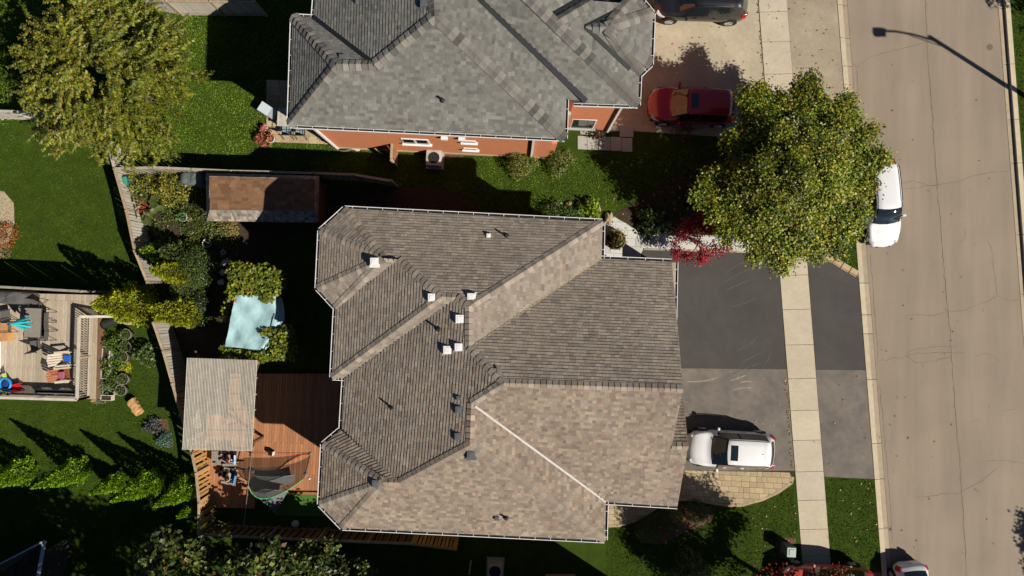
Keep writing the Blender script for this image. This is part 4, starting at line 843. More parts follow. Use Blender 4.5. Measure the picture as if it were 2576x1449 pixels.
# ---------------------------------------------------------------- street lamp beyond the far kerb: its shadow lies on the street
lb = P(2703, 322); lm = thing('street_lamp', 'grey street lamp with a curved arm standing on the far verge', 'street lamp', lb)
m_pole = M('lamp_steel', (.25, .25, .25), .5, .1, metal=.6); MB().tube([lb, lb + Vector((0, 0, 7.6))], [.15, .10], 10).build('pole', m_pole, lm)
a = lb + Vector((0, 0, 7.2)); MB().tube([a, a + Vector((-.7, .0, .55)), a + Vector((-1.5, .05, .75)), a + Vector((-2.2, .1, .7))], .06, 8).build('arm', m_pole, lm); MB().tube([a - Vector((0, 0, .6)), a + Vector((-1.0, .02, .45))], .025, 6).build('brace', m_pole, lm)
MB().box(a + Vector((-2.5, .1, .66)), (.62, .45, .22), top=.7).build('lamp_head', m_pole, lm)
MB().box(lb + Vector((0, 0, .15)), (.4, .4, .3), top=.7).build('base_plate', m_pole, lm)
# utility pedestal
up_ = thing('utility_pedestal', 'pale green utility pedestal with a ridged lid in the mulch bed', 'pedestal', P(1974, 1374), R(-3))
m_up = M('pale_green_metal', (.30, .36, .31), .5, .06); MB().box((0, 0, .42), (.46, .5, .84)).build('cabinet', M('green_metal', (.10, .14, .11), .5, .08), up_, local=True); MB().box((0, 0, .87), (.5, .54, .08), top=.9).build('lid', m_up, up_, local=True); MB().box((0, 0, .92), (.3, .34, .03), top=.8).build('lid_panel', m_up, up_, local=True)
MB().box((P(1990, 1410).x, P(1990, 1410).y, .06), (.3, .26, .12), .2).own('concrete_block', m_slab, 'small pale concrete block below the utility pedestal', 'block')
# ================================================================ vehicles
def cr_interp(xs, ys, x):
    i = max(0, min(len(xs) - 2, next((k for k in range(len(xs) - 1) if x <= xs[k + 1]), len(xs) - 2)))
    t = (x - xs[i]) / (xs[i + 1] - xs[i]); m0 = (ys[i + 1] - ys[max(i - 1, 0)]) / (xs[i + 1] - xs[max(i - 1, 0)]); m1 = (ys[min(i + 2, len(xs) - 1)] - ys[i]) / (xs[min(i + 2, len(xs) - 1)] - xs[i]); h = xs[i + 1] - xs[i]
    return ys[i] * (2 * t ** 3 - 3 * t ** 2 + 1) + m0 * h * (t ** 3 - 2 * t ** 2 + t) + ys[i + 1] * (-2 * t ** 3 + 3 * t ** 2) + m1 * h * (t ** 3 - t ** 2)
SUVP = dict(s=[0, .015, .05, .11, .2, .32, .46, .58, .66, .73, .78, .86, .93, .975, 1], zt=[.50, .60, .74, .95, .985, 1, 1, .975, .85, .70, .635, .615, .57, .48, .36], wt=[.50, .66, .70, .70, .71, .72, .72, .71, .74, .78, .80, .80, .74, .62, .42], wb=[.62, .84, .93, .97, .99, 1, 1, 1, 1, .995, .99, .965, .90, .80, .60], ws=(.59, .745), rw=(.025, .095), sw=(.115, .70))
VANP = dict(SUVP, zt=[.5, .62, .80, .96, .99, 1, 1, .985, .92, .74, .63, .58, .52, .44, .36], ws=(.60, .755))
HATP = dict(SUVP, zt=[.5, .60, .68, .80, .95, 1, 1, .965, .83, .68, .62, .60, .55, .46, .36], rw=(.06, .17), sw=(.2, .69))
m_tyre = M('tyre', (.012, .012, .012), .8); m_rim = M('alloy_rim', (.55, .55, .55), .3, .05, metal=.8); m_cglass = M('car_glass', (.010, .014, .016), .03, .1, 2, spec=.9, coat=.5); m_trim = M('black_trim', (.012, .012, .013), .45)
m_head = M('headlight', (.55, .57, .58), .12, .1, 8, spec=.7); m_tail = M('taillight', (.28, .01, .012), .15, .1, 8, spec=.7); m_chrome = M('chrome', (.6, .6, .6), .15, .02, metal=1)
def car(name, label, loc, rz, L, Wd, Ht, paint, pr=SUVP, sunroof=True, rails=None, cat='car', interior=None):
    root = thing(name, label, cat, loc, rz); X = pr['s']; hw = Wd / 2; NS = 64; ss = sorted(set([i / NS for i in range(NS + 1)] + [pr['ws'][0], pr['ws'][1], pr['rw'][0], pr['rw'][1], pr['sw'][0], pr['sw'][1], .43, .455, .004, .988]))
    rows = []
    for s in ss:
        zt, wt, wb = cr_interp(X, pr['zt'], s) * Ht, cr_interp(X, pr['wt'], s) * hw, cr_interp(X, pr['wb'], s) * hw
        zb = min(.585 * Ht, zt - .035 * Ht); zl = .17 * Ht + .05 * Ht * max(0, (abs(s - .5) - .42) / .08)
        bul = .02 * hw if .2 < s < .8 else 0
        half = [(wb * .90, zl), (wb * .985, .27 * Ht), (wb + bul, .40 * Ht if zb > .45 * Ht else zb * .8), (wb * .985, (zb + .40 * Ht) / 2 if zb > .45 * Ht else zb * .92), (wb * .95, zb), (wt + (wb * .95 - wt) * .06, zt - .05 * Ht * min(1, (zt - zb) / (.2 * Ht))), (wt * .93, zt - .015 * Ht), (wt * .5, zt), (0, zt + .006 * Ht)]
        x = (s - .5) * L; bw = lambda y: -.17 * (abs(y) / hw) ** 2 * max(0, min(1, (s - .5) / .1)) * (1 if s < .8 else max(.3, 1 - (s - .8) * 4)) + .12 * (abs(y) / hw) ** 2 * max(0, min(1, (.2 - s) / .12))
        rows.append([(x + bw(y) - .06 * L * (abs(y) / hw) ** 3 * (1 if s > .8 else 0) * (s - .8) / .2, y, z) for y, z in half] + [(x + bw(y) - .06 * L * (abs(y) / hw) ** 3 * (1 if s > .8 else 0) * (s - .8) / .2, -y, z) for y, z in half[-2::-1]])
    n = len(rows[0]); groups = dict(body=[], windshield=[], rear_window=[], sl1=[], sl2=[], sr1=[], sr2=[], trim=[])
    for i in range(len(ss) - 1):
        m = (ss[i] + ss[i + 1]) / 2
        for j in range(n - 1):
            k = j if j < n // 2 else n - 2 - j
            g = 'body'
            if k >= 5 and pr['ws'][0] < m < pr['ws'][1]: g = 'windshield' if k >= 6 else 'trim'
            elif k >= 6 and pr['rw'][0] < m < pr['rw'][1]: g = 'rear_window'
            elif k == 4 and pr['sw'][0] < m < pr['sw'][1]: g = ('sl' if j < n // 2 else 'sr') + ('1' if m > .455 else '2') if not .43 < m < .455 else 'trim'
            elif k == 0: g = 'trim'
            groups[g].append((i, j))
    def emit(nm, cells, mat, inset_=0.):
        if not cells: return
        idx, vs, fs = {}, [], []
        for i, j in cells:
            f = []
            for a, b in ((i, j), (i, j + 1), (i + 1, j + 1), (i + 1, j)):
                if (a, b) not in idx: idx[(a, b)] = len(vs); vs.append(rows[a][b])
                f.append(idx[(a, b)])
            fs.append(tuple(f))
        return MB().add(vs, fs).build(nm, mat, root, smooth=True, local=True)
    body = emit('body', groups['body'], paint); 
    for e_ in (0, -1): MB().add(rows[e_], [tuple(range(n))]).build('bumper_panel', paint if e_ == 0 else m_trim, body, local=True)
    emit('windshield', groups['windshield'], m_cglass); emit('rear_window', groups['rear_window'], m_cglass); emit('trim', groups['trim'], m_trim)
    for g in ('sl1', 'sl2', 'sr1', 'sr2'): emit('side_window', groups[g], m_cglass)
    MB().box((0, 0, .28 * Ht), (L * .92, Wd * .84, .2 * Ht)).build('underbody', m_trim, root, local=True)
    top = lambda s: cr_interp(X, pr['zt'], s) * Ht
    def patch(nm, mat, s0, s1, f0, f1, dz, par=root):      # conforming panel on the top surface
        vs, fs = [], []; A, B = 6, 8
        for a in range(A + 1):
            s = s0 + (s1 - s0) * a / A
            for b in range(B + 1): y = (f0 + (f1 - f0) * b / B); w_ = cr_interp(X, pr['wt'], s) * hw; fy = abs(y); z_ = top(s) + dz + .006 * Ht * (1 - fy * 2 if fy < .5 else -(fy - .5) / .43 * 2.5); vs.append(((s - .5) * L, y * w_, z_))
        for a in range(A):
            for b in range(B): k = a * (B + 1) + b; fs.append((k, k + B + 1, k + B + 2, k + 1))
        return MB().add(vs, fs).build(nm, mat, par, smooth=True, local=True)
    if sunroof: patch('sunroof', m_cglass, .475, .555, -.58, .58, .006)
    for sgn in (1, -1):
        yb = lambda s: cr_interp(X, pr['wb'], s) * hw
        def lamp(nm, mat, s0, s1, z0, z1, o=.012):
            vs, fs = [], []
            for a in range(6):
                s = s0 + (s1 - s0) * a / 5; x = (s - .5) * L; y = yb(s); x2 = x - .06 * L * (y / hw) ** 3 * (1 if s > .8 else 0) * (s - .8) / .2
                vs += [(x2 + (o if s > .5 else -o) * .6, sgn * (y * .995 + o), z0 * Ht), (x2, sgn * (y * .93 + o * .3), z1 * Ht + .012), (x2 - (.05 if s > .5 else -.03), sgn * y * .80, z1 * Ht + .02)]
            for a in range(5): fs += [(a * 3, a * 3 + 3, a * 3 + 4, a * 3 + 1), (a * 3 + 1, a * 3 + 4, a * 3 + 5, a * 3 + 2)]
            MB().add(vs, fs).build(nm, mat, root, smooth=True, local=True)
        lamp('headlight', m_head, .90, .985, .42, .50 if pr is SUVP else .47); lamp('taillight', m_tail, .012, .07, .45, .62)
        mx = (pr['ws'][1] - .085 - .5) * L; mb = MB().box((mx, sgn * (hw + .11), .62 * Ht), (.12, .20, .13), top=.8); mir = mb.build('mirror', paint, root, local=True); MB().bar((mx, sgn * (hw * .93), .60 * Ht), (mx, sgn * (hw + .05), .61 * Ht), .06, .04).build('mirror_arm', m_trim, mir, local=True)
        if rails: MB().tube([((s - .5) * L, sgn * cr_interp(X, pr['wt'], s) * hw * .97, top(s) + (.03 if .14 < s < .56 else -.02)) for s in (.12, .15, .2, .3, .4, .5, .56, .585)], .022, 6).build('roof_rail', rails, root, local=True)
        for sx in (.17, .81):
            x = (sx - .5) * L; r = .245 * Ht if Ht < 1.62 else .37
            MB().tube([(x, sgn * (hw - .06), r + .02), (x, sgn * (hw + .004), r + .02)], r * 1.14, 24).build('wheel_arch', m_trim, root, local=True)
            wh = MB().tube([(x, sgn * (hw - .22), r), (x, sgn * (hw + .012), r)], r, 24).build('wheel', m_tyre, root, local=True)
            rim = MB().tube([(x, sgn * (hw - .1), r), (x, sgn * (hw + .018), r)], r * .62, 20)
            for k in range(5): t = k * 2 * math.pi / 5; rim.bar((x, sgn * (hw + .022), r), (x + math.cos(t) * r * .66, sgn * (hw + .022), r + math.sin(t) * r * .66), .05, .02)
            rim.build('rim', m_rim, wh, local=True)
        for sx in (.36, .56): MB().box(((sx - .5) * L, sgn * (hw + .012), .5 * Ht), (.16, .03, .03)).build('door_handle', paint, root, local=True)
    MB().box((.5 * L - .03, 0, .34 * Ht), (.05, Wd * .42, .1)).build('grille', m_trim, root, local=True)
    MB().box((-.5 * L - .005, 0, .42 * Ht), (.015, .3, .13)).build('number_plate', m_head, root, local=True)
    MB().bar(((pr['ws'][1] - .022 - .5) * L, .5 * hw, top(pr['ws'][1] - .012) + .012), ((pr['ws'][1] - .03 - .5) * L, -.1 * hw, top(pr['ws'][1] - .016) + .02), .02, .015).build('wiper', m_trim, root, local=True)
    MB().bar(((pr['ws'][1] - .022 - .5) * L, -.08 * hw, top(pr['ws'][1] - .012) + .012), ((pr['ws'][1] - .03 - .5) * L, -.62 * hw, top(pr['ws'][1] - .016) + .02), .02, .015).build('wiper', m_trim, root, local=True)
    if sunroof: MB().box((-.30 * L, 0, top(.2) + .02), (.16, .03, .05), top=.5).build('antenna_fin', paint, root, local=True)
    return root
m_pwhite = M('white_paint', (.64, .64, .645), .3, .01, 1, spec=.5, coat=.6); m_pred = M('red_paint', (.27, .008, .012), .3, .03, 1, spec=.5, coat=.8); m_pblack = M('black_paint', (.012, .012, .014), .28, .05, 1, spec=.5, coat=.8); m_psalmon = M('red_van_paint', (.42, .06, .04), .35, .05, 1, spec=.5, coat=.6)
def at(u, v, z0, zc=.8): p = P(u, v, z0 + zc); return Vector((p.x, p.y, z0))
car('parked_car', 'white crossover with black sunroof parked on the worn grey driveway', at(1838, 1131, .012), R(177), 4.62, 1.90, 1.66, m_pwhite, rails=m_blackmetal)
car('parked_car', 'dark red crossover with black sunroof parked half in the maple shade', at(1741, 265, .012), R(178), 4.62, 1.88, 1.66, m_pred)
car('parked_car', 'black seven seat car with silver roof rail on the tan driveway', at(1762, 2, .012), R(178.5), 4.98, 1.98, 1.78, m_pblack, rails=m_chrome, sunroof=False)
car('parked_car', 'white minivan parked at the kerb under the maple branches', at(2217, 509, -.12), R(-85.6), 4.72, 1.80, 1.66, m_pwhite, VANP, sunroof=False, rails=m_trim)
car('parked_car', 'white hatchback by the kerb casting a long shadow over the gutter', at(2302, 1524, -.12), R(-85.6), 4.4, 1.78, 1.50, m_pwhite, HATP, sunroof=False)
car('parked_van', 'bright red van on the apron behind the red leaved tree', at(2082, 1474, .012, 1.0), R(178), 4.7, 1.9, 1.85, m_psalmon, VANP, sunroof=False, cat='van')
# ================================================================ trees and plants
def unit(a): return a / (np.linalg.norm(a, axis=1, keepdims=True) + 1e-9)
def leafset(Pb, D, Nn, L, Wd, fold=.15, droop=.25):
    D = unit(D); S = unit(np.cross(D, Nn)); U = unit(np.cross(S, D)); n = len(Pb); L = L[:, None]; Wd = Wd[:, None]
    m = Pb + D * L * .45; tip = Pb + D * L - np.array([[0, 0, 1.]]) * L * droop
    V = np.stack([Pb, m + S * Wd + U * Wd * fold, tip, m - S * Wd + U * Wd * fold], 1).reshape(-1, 3)
    return V, np.arange(4 * n).reshape(-1, 4)
def palette(n, cols, wts, var=.25):
    cols = np.array(cols); k = nrg.choice(len(cols), n, p=np.array(wts) / sum(wts)); return 1.3 * cols[k] * nrg.uniform(1 - var, 1 + var, (n, 1))
m_leaf = leafmat('leaf', .35, .45); m_needle = leafmat('needle', .25, .6); m_bark = M('bark', (.10, .075, .05), .95, .3, 8, .6, 30)
def limbs(root, h0, tips, r0, mat=m_bark):
    tr = MB().tube([(0, 0, -.1), (.03, .02, h0 * .5), (0, .03, h0)], [r0 * 1.25, r0, r0 * .8], 10).build('trunk', mat, root, smooth=True, local=True)
    for t in tips:
        t = Vector(t); a = Vector((0, .03, h0 * .92)); m = a.lerp(t, .5) + Vector((0, 0, .12 * t.length)); MB().tube([a, m, t], [r0 * .55, r0 * .3, r0 * .08], 7).build('limb', mat, root, smooth=True, local=True)
def broad_tree(name, label, base_, cz, rx, ry, rz_, nclump, per, cr_, lf, cols, wts, seed_sp=.0, group=None, bias=None, h0=None, shell=.55, spikes=0, cat='tree', lim=9, lower=-.35):
    root = thing(name, label, cat, base_, group=group); cs = []
    while len(cs) < nclump:
        p = nrg.normal(0, 1, 3); p /= np.linalg.norm(p); r = nrg.uniform(shell, 1) ** .6
        if p[2] < lower: continue
        wob = 1 + .17 * math.sin(3 * math.atan2(p[1], p[0]) + 1.3) + .10 * math.sin(7 * math.atan2(p[1], p[0]))
        cs.append((p[0] * rx * r * wob, p[1] * ry * r * wob, cz + p[2] * rz_ * r))
    for i in range(spikes):
        a = nrg.uniform(0, 6.283); k = nrg.uniform(1.0, 1.22); cs.append((math.cos(a) * rx * k, math.sin(a) * ry * k, cz + nrg.uniform(-.35, .35) * rz_))
    if bias: cs += bias
    Vs, Fs, Ts, off = [], [], [], 0
    for c in cs:
        c = np.array(c); kr = nrg.uniform(.55, 1.2); n = int(per * kr ** 1.6 * nrg.uniform(.8, 1.3)) + 8; d = nrg.normal(0, 1, (n, 3)); d /= np.linalg.norm(d, axis=1, keepdims=True)
        q = c + nrg.normal(0, .47, (n, 3)).clip(-1.05, 1.05) * cr_ * (.75 + .4 * kr) * np.array([[1, 1, .6]])
        out = d * .8 + np.array([[c[0], c[1], 0]]) / (np.linalg.norm(c[:2]) + .3) * .5 + nrg.normal(0, .5, (n, 3)); out[:, 2] = out[:, 2] * .4 - .1
        nn = np.array([[0, 0, 1.]]) + nrg.normal(0, .45, (n, 3)); L = nrg.uniform(.7, 1.25, n) * lf; V, Fq = leafset(q, out, nn, L, L * nrg.uniform(.28, .42, n))
        g = nrg.uniform(.5, 1.32); t = palette(n, cols, np.array(wts) * nrg.uniform(.12, 2.2, len(wts)), .17) * g * (.82 + .3 * np.clip((q[:, 2:3] - c[2]) / (cr_ + .01) + .5, 0, 1))  # clump brightness and lighter tops paint shading into the leaf colour
        Vs.append(V); Fs.append(Fq + off); Ts.append(t); off += len(V)
    mesh_obj('crown', np_mesh('crown', np.concatenate(Vs), np.concatenate(Fs), np.concatenate(Ts), m_leaf), None, root)
    tips = [cs[int(i)] for i in np.linspace(0, nclump - 1, lim)]; limbs(root, h0 or cz * .45, tips, max(.05, .035 * rx + .03))
    return root
def grd(u, v, z): p = P(u, v, z); return Vector((p.x, p.y, 0))
YG = [(.16, .19, .018), (.085, .125, .014), (.24, .23, .03), (.045, .08, .012)]
# street maple
def inside(poly, u, v):
    r_ = False
    for i in range(len(poly)):
        a, b = poly[i], poly[i - 1]
        if (a[1] > v) != (b[1] > v) and u < (b[0] - a[0]) * (v - a[1]) / (b[1] - a[1]) + a[0]: r_ = not r_
    return r_
def outline_clumps(poly, base_, zc, zr, n, edge):      # clump centres filling a crown whose plan is given by its outline
    cs = []; us = [p[0] for p in poly]; vs = [p[1] for p in poly]; cu, cv = sum(us) / len(us), sum(vs) / len(vs)
    while len(cs) < n:
        u, v = nrg.uniform(min(us), max(us)), nrg.uniform(min(vs), max(vs))
        k = 1 + edge / max(30, math.hypot(u - cu, v - cv))
        if not inside(poly, cu + (u - cu) * k, cv + (v - cv) * k): continue
        f = 0.
        for t in (1.15, 1.4, 1.8, 2.5, 4): f += .2 * inside(poly, cu + (u - cu) * t, cv + (v - cv) * t)
        z_ = zc + zr * (-.35 + 1.25 * f * nrg.uniform(.45, 1) - nrg.uniform(0, .35) * (1 - f)); p = P(u, v, z_) - Vector(base_); cs.append((p.x, p.y, z_))
    return cs
MO = [(2040, 188), (2060, 240), (2112, 268), (2140, 245), (2158, 292), (2208, 322), (2170, 366), (2232, 396), (2196, 470), (2180, 540), (2160, 590), (2120, 640), (2060, 650), (2005, 640), (1964, 684), (1950, 640), (1895, 652), (1876, 605), (1815, 600), (1795, 545), (1750, 500), (1768, 456), (1852, 402), (1836, 350), (1872, 312), (1872, 225), (1905, 212), (1935, 270), (1962, 238), (2000, 238), (2022, 205)]
mb0 = grd(1990, 455, 4.6)
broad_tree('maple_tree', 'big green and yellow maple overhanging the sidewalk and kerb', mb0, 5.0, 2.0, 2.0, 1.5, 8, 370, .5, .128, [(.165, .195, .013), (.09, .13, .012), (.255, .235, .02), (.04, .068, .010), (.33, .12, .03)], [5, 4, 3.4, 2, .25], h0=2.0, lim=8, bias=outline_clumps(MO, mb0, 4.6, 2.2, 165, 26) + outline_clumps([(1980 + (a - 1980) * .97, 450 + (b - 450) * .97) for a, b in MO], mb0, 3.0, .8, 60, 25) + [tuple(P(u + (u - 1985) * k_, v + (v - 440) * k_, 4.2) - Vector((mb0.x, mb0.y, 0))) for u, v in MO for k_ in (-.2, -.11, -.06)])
# leafy tree upper left: long sprays of drooping leaves
def spray_tree(name, label, base_, cz, r, rz_, nbr, per):
    root = thing(name, label, 'tree', base_); Vs, Fs, Ts, off = [], [], [], 0; tips = []
    for b_ in range(nbr):
        a0 = nrg.uniform(0, 6.283); el = math.asin(nrg.uniform(-.1, .98)); wob = 1 + .07 * math.sin(5 * a0) + .05 * math.sin(11 * a0 + 1); gb = nrg.uniform(.75, 1.2); kx = nrg.uniform(.78, 1.0)
        end = np.array([math.cos(a0) * math.cos(el) * r * wob, math.sin(a0) * math.cos(el) * r * wob, math.sin(el) * rz_]) * kx
        if b_ % (nbr // 14) == 0: tips.append((end[0] * .9, end[1] * .9, cz + end[2] * .9))
        for i in range(per):
            k = nrg.uniform(.3, 1) ** .7; s = end * k + nrg.normal(0, .17, 3) + np.array([0, 0, cz]); a = a0 + nrg.normal(0, .75)
            dr = np.array([math.cos(a), math.sin(a), nrg.uniform(-.1, .3)]); dr /= np.linalg.norm(dr); ln_ = nrg.uniform(.35, .8); n = int(34 * ln_)
            t = np.linspace(0, 1, n); pts = s + dr * (t[:, None] * ln_) - np.array([[0, 0, .14]]) * (t[:, None] ** 2)
            side = np.array([-dr[1], dr[0], 0]); sg = np.where(np.arange(n) % 2 == 0, 1, -1)[:, None]
            D = dr * .6 + side * sg * .9 + np.array([[0, 0, -.4]]) + nrg.normal(0, .3, (n, 3)); nn = np.array([[0, 0, 1.]]) + side * sg * .5 + nrg.normal(0, .3, (n, 3))
            L = nrg.uniform(.75, 1.2, n) * .18 * (1 - .35 * t); V, Fq = leafset(pts, D, nn, L, L * .26, .1, .15); g = gb * nrg.uniform(.8, 1.2)
            T = palette(n, [(.175, .17, .017), (.115, .138, .014), (.055, .082, .010), (.21, .13, .03)], [4, 4, 2.5, .5 + 1.2 * k * (math.cos(a0) < 0)], .22) * g
            Vs.append(V); Fs.append(Fq + off); Ts.append(T); off += len(V)
    mesh_obj('crown', np_mesh('crown', np.concatenate(Vs), np.concatenate(Fs), np.concatenate(Ts), m_leaf), None, root); limbs(root, 2.0, tips, .2)
spray_tree('leafy_tree', 'wide leafy tree with short drooping sprays above the lawns', grd(268, 188, 4.3), 3.6, 4.35, 3.1, 210, 17)
# off frame trees whose shadows touch the far kerb
broad_tree('verge_tree', 'young tree on the far verge beyond the street lamp', grd(3010, 30, 4.0), 4.6, 1.9, 1.9, 1.8, 34, 110, .55, .19, YG, [4, 4, 1, 2], h0=2.2, lim=6)
broad_tree('verge_tree', 'sparse young tree on the far verge opposite the hatchback', grd(3055, 1612, 4.0), 4.4, 1.6, 1.6, 1.6, 22, 90, .4, .2, YG, [4, 4, 1, 2], h0=2.2, lim=6)
# red trees
RED = [(.26, .016, .024), (.17, .010, .016), (.34, .045, .04), (.08, .008, .012)]
broad_tree('japanese_maple', 'small crimson japanese maple between the slab walk and the maple', grd(1772, 605, 1.7), 1.55, 1.42, .95, .55, 27, 130, .3, .095, RED, [5, 3, 2, 2], spikes=10, h0=.7, lim=6)
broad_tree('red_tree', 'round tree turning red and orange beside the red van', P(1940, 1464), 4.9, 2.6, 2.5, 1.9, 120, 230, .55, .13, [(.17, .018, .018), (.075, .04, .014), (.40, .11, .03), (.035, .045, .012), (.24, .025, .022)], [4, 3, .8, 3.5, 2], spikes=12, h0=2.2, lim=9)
# clipped and loose shrubs
def shrub(name, label, u, v, r, h, n, cols, wts, lf=.07, group=None, flat=1., gap=0., zb=0., cat='shrub'):
    b = P(u, v, h * .5); root = thing(name, label, cat, (b.x, b.y, zb), group=group); d = nrg.normal(0, 1, (n, 3)); d = unit(d); d[:, 2] = np.abs(d[:, 2]) * 1.0 - .12
    a = np.arctan2(d[:, 1], d[:, 0]); lump = 1 + gap * (np.sin(3 * a + r * 9) * .5 + np.sin(7 * a + 2) * .35 + nrg.normal(0, .22, n))
    k = (nrg.uniform(.55, 1, n) ** .5 * lump)[:, None]; q = d * k * np.array([[r, r, h]]); D = d * .6 + nrg.normal(0, .5, (n, 3)); nn = d + np.array([[0, 0, .5]]) + nrg.normal(0, .35, (n, 3))
    L = nrg.uniform(.7, 1.3, n) * lf; V, Fq = leafset(q, D, nn, L, L * .36, .1, .1); clump = 1 + .3 * np.sin(q[:, 0] * 9 / max(r, .3)) * np.sin(q[:, 1] * 8 / max(r, .3) + 1)
    mesh_obj('foliage', np_mesh('foliage', V, Fq, palette(n, cols, wts, .3) * clump[:, None], m_leaf), None, root)
    mb = MB()
    for i in range(5): t = i * 1.256; mb.tube([(0, 0, -.02), (math.cos(t) * r * .3, math.sin(t) * r * .3, h * .4), (math.cos(t) * r * .55, math.sin(t) * r * .55, h * .75)], [.025, .015, .006], 5)
    mb.build('stems', m_bark, root, local=True); return root
G_ = [(.085, .12, .018), (.05, .08, .014), (.14, .16, .03), (.03, .05, .012)]; DK = [(.03, .05, .012), (.02, .035, .01), (.05, .075, .016)]; LG = [(.10, .16, .012), (.07, .12, .010), (.15, .19, .02)]
shrub('shrub', 'loose yellow green shrub by the brick wall, the one with the rounder crown', 1311, 405, .85, 1.5, 2600, [(.15, .16, .03), (.10, .12, .02), (.06, .08, .015), (.2, .12, .05)], [4, 4, 2, .5], .08, gap=.25)
shrub('shrub', 'narrower green shrub beside the brick porch pier', 1409, 402, .78, 1.4, 1900, [(.14, .15, .03), (.08, .11, .02), (.05, .07, .015), (.2, .14, .05)], [4, 4, 2, .7], .08, gap=.35)
BX = 'clipped globe shrubs by the paver walk'
for u, v, r, l in ((1630, 1338, .72, 'round clipped globe shrub touching the mulch, lit along one edge'), (1692, 1310, .70, 'round clipped globe shrub in shade between two others'), (1755, 1292, .66, 'round clipped globe shrub next to the paver walk curve')): shrub('globe_shrub', l, u, v, r, 1.15, 3800, [(.05, .09, .012), (.035, .065, .010), (.08, .11, .015)], [4, 4, 1], .045)
shrub('shrub', 'spiky grey green evergreen shrub at the neighbour front corner', 1740, 1432, .95, 1.2, 2600, [(.075, .10, .03), (.05, .075, .02), (.11, .12, .04)], [4, 4, 2], .09, gap=.3)
shrub('shrub', 'yellow leaved bush behind the long fence, beside the green box', 352, 470, .95, 1.6, 2000, [(.17, .18, .02), (.09, .11, .014), (.24, .2, .03), (.05, .03, .03)], [4, 3, 2, 1], .1, gap=.35)
shrub('shrub', 'yellow green bush between the covered barbecue and the big leaved plant', 432, 470, .95, 1.6, 2000, [(.18, .18, .02), (.10, .12, .014), (.26, .2, .03)], [4, 3, 2], .1, gap=.35)
shrub('shrub', 'low leafy plants beside the shed skirt', 545, 585, .85, .5, 1300, [(.10, .14, .025), (.06, .09, .02), (.16, .15, .05)], [4, 3, 2], .09, gap=.5)
shrub('shrub', 'loose garden greenery around the white pots', 505, 552, .95, .7, 1500, [(.06, .09, .02), (.09, .11, .02), (.12, .12, .03)], [4, 3, 1], .09, gap=.5)
shrub('shrub', 'dry tan grass tuft near the shed corner', 575, 572, .5, .35, 900, [(.25, .17, .07), (.2, .14, .05), (.1, .11, .03)], [4, 3, 2], .12, gap=.4)
shrub('shrub', 'dark round shrub among the conifers with dense small leaves', 485, 668, 1.15, 1.9, 4200, [(.05, .085, .02), (.035, .06, .014), (.075, .10, .02)], [4, 4, 2], .085, gap=.12)
shrub('shrub', 'pale green smooth mound among the conifers', 457, 728, .82, 1.0, 3600, [(.13, .155, .035), (.10, .13, .028)], [3, 3], .05)
shrub('shrub', 'small pale green mound under the dark round shrub', 448, 690, .6, .9, 2000, [(.12, .145, .035), (.09, .12, .028)], [3, 3], .05)
shrub('shrub', 'dark spreading juniper below the pale mound', 482, 757, .9, .9, 2400, [(.028, .042, .015), (.02, .03, .012), (.045, .06, .02)], [4, 3, 1], .1, gap=.35)
shrub('shrub', 'low broadleaf plant at the end of the conifer bed', 500, 797, .55, .6, 700, DK + [(.08, .12, .02)], [2, 2, 3, 3], .12, gap=.5)
shrub('shrub', 'broadleaf shrub on the lawn in front of the back fence', 360, 893, .55, 1.0, 520, [(.08, .12, .03), (.05, .08, .02), (.14, .17, .07)], [3, 3, 1], .15, gap=.5)
shrub('shrub', 'tomato greenery behind the round planters', 285, 868, .5, .9, 700, [(.09, .16, .015), (.06, .11, .012)], [3, 3], .1, gap=.5)
shrub('shrub', 'leafy greens growing over the long planter box', 280, 923, .68, .8, 1000, [(.09, .16, .015), (.06, .11, .012)], [3, 3], .1, gap=.5)
shrub('shrub', 'bright yellow flowering plant between the round planters', 311, 924, .34, .45, 620, [(.42, .36, .015), (.25, .28, .02), (.1, .14, .02)], [4, 3, 1], .07, gap=.2)
shrub('shrub', 'grey green sage clump beside the round planters', 254, 975, .52, .55, 800, [(.16, .21, .13), (.11, .15, .09)], [3, 3], .08, gap=.3)
shrub('shrub', 'grey green herbs by the deck corner box', 246, 1002, .35, .4, 400, [(.14, .19, .12), (.1, .14, .08)], [3, 3], .08, gap=.4)
shrub('shrub', 'small blue spruce in the corner earth bed', 411, 1107, .42, .5, 700, [(.08, .15, .11), (.05, .10, .075)], [3, 3], .09, gap=.3)
shrub('shrub', 'silvery low plant at the top of the corner earth bed', 384, 1072, .45, .4, 500, [(.07, .075, .075), (.1, .1, .1)], [3, 2], .11, gap=.5)
shrub('shrub', 'glossy green shrub under the north eave of the brown roof', 1390, 532, .6, .9, 900, [(.045, .085, .02), (.03, .055, .014), (.09, .13, .03)], [4, 3, 1], .09, gap=.4)
shrub('shrub', 'row of green leaves along the brown house north wall', 1440, 543, .7, .8, 1100, [(.05, .10, .02), (.03, .06, .014), (.10, .15, .02)], [4, 3, 2], .09, gap=.4)
shrub('shrub', 'bright lime strap leaved plant near the front rocks', 1484, 528, .5, .6, 600, [(.17, .24, .02), (.12, .18, .015)], [3, 3], .2, gap=.5)
shrub('shrub', 'dark shrub with narrow leaves above the slab walk', 1640, 556, .8, .8, 1300, DK + [(.07, .10, .02)], [3, 3, 2, 1], .14, gap=.35)
shrub('shrub', 'shaded dark shrub between the lawn and the japanese maple', 1690, 528, 1.1, 1.1, 1700, DK, [3, 3, 2], .1, gap=.4)
shrub('shrub', 'shaded bush under the maple on the lawn side', 1790, 440, 1.2, 1.2, 1600, DK, [3, 3, 2], .1, gap=.4)
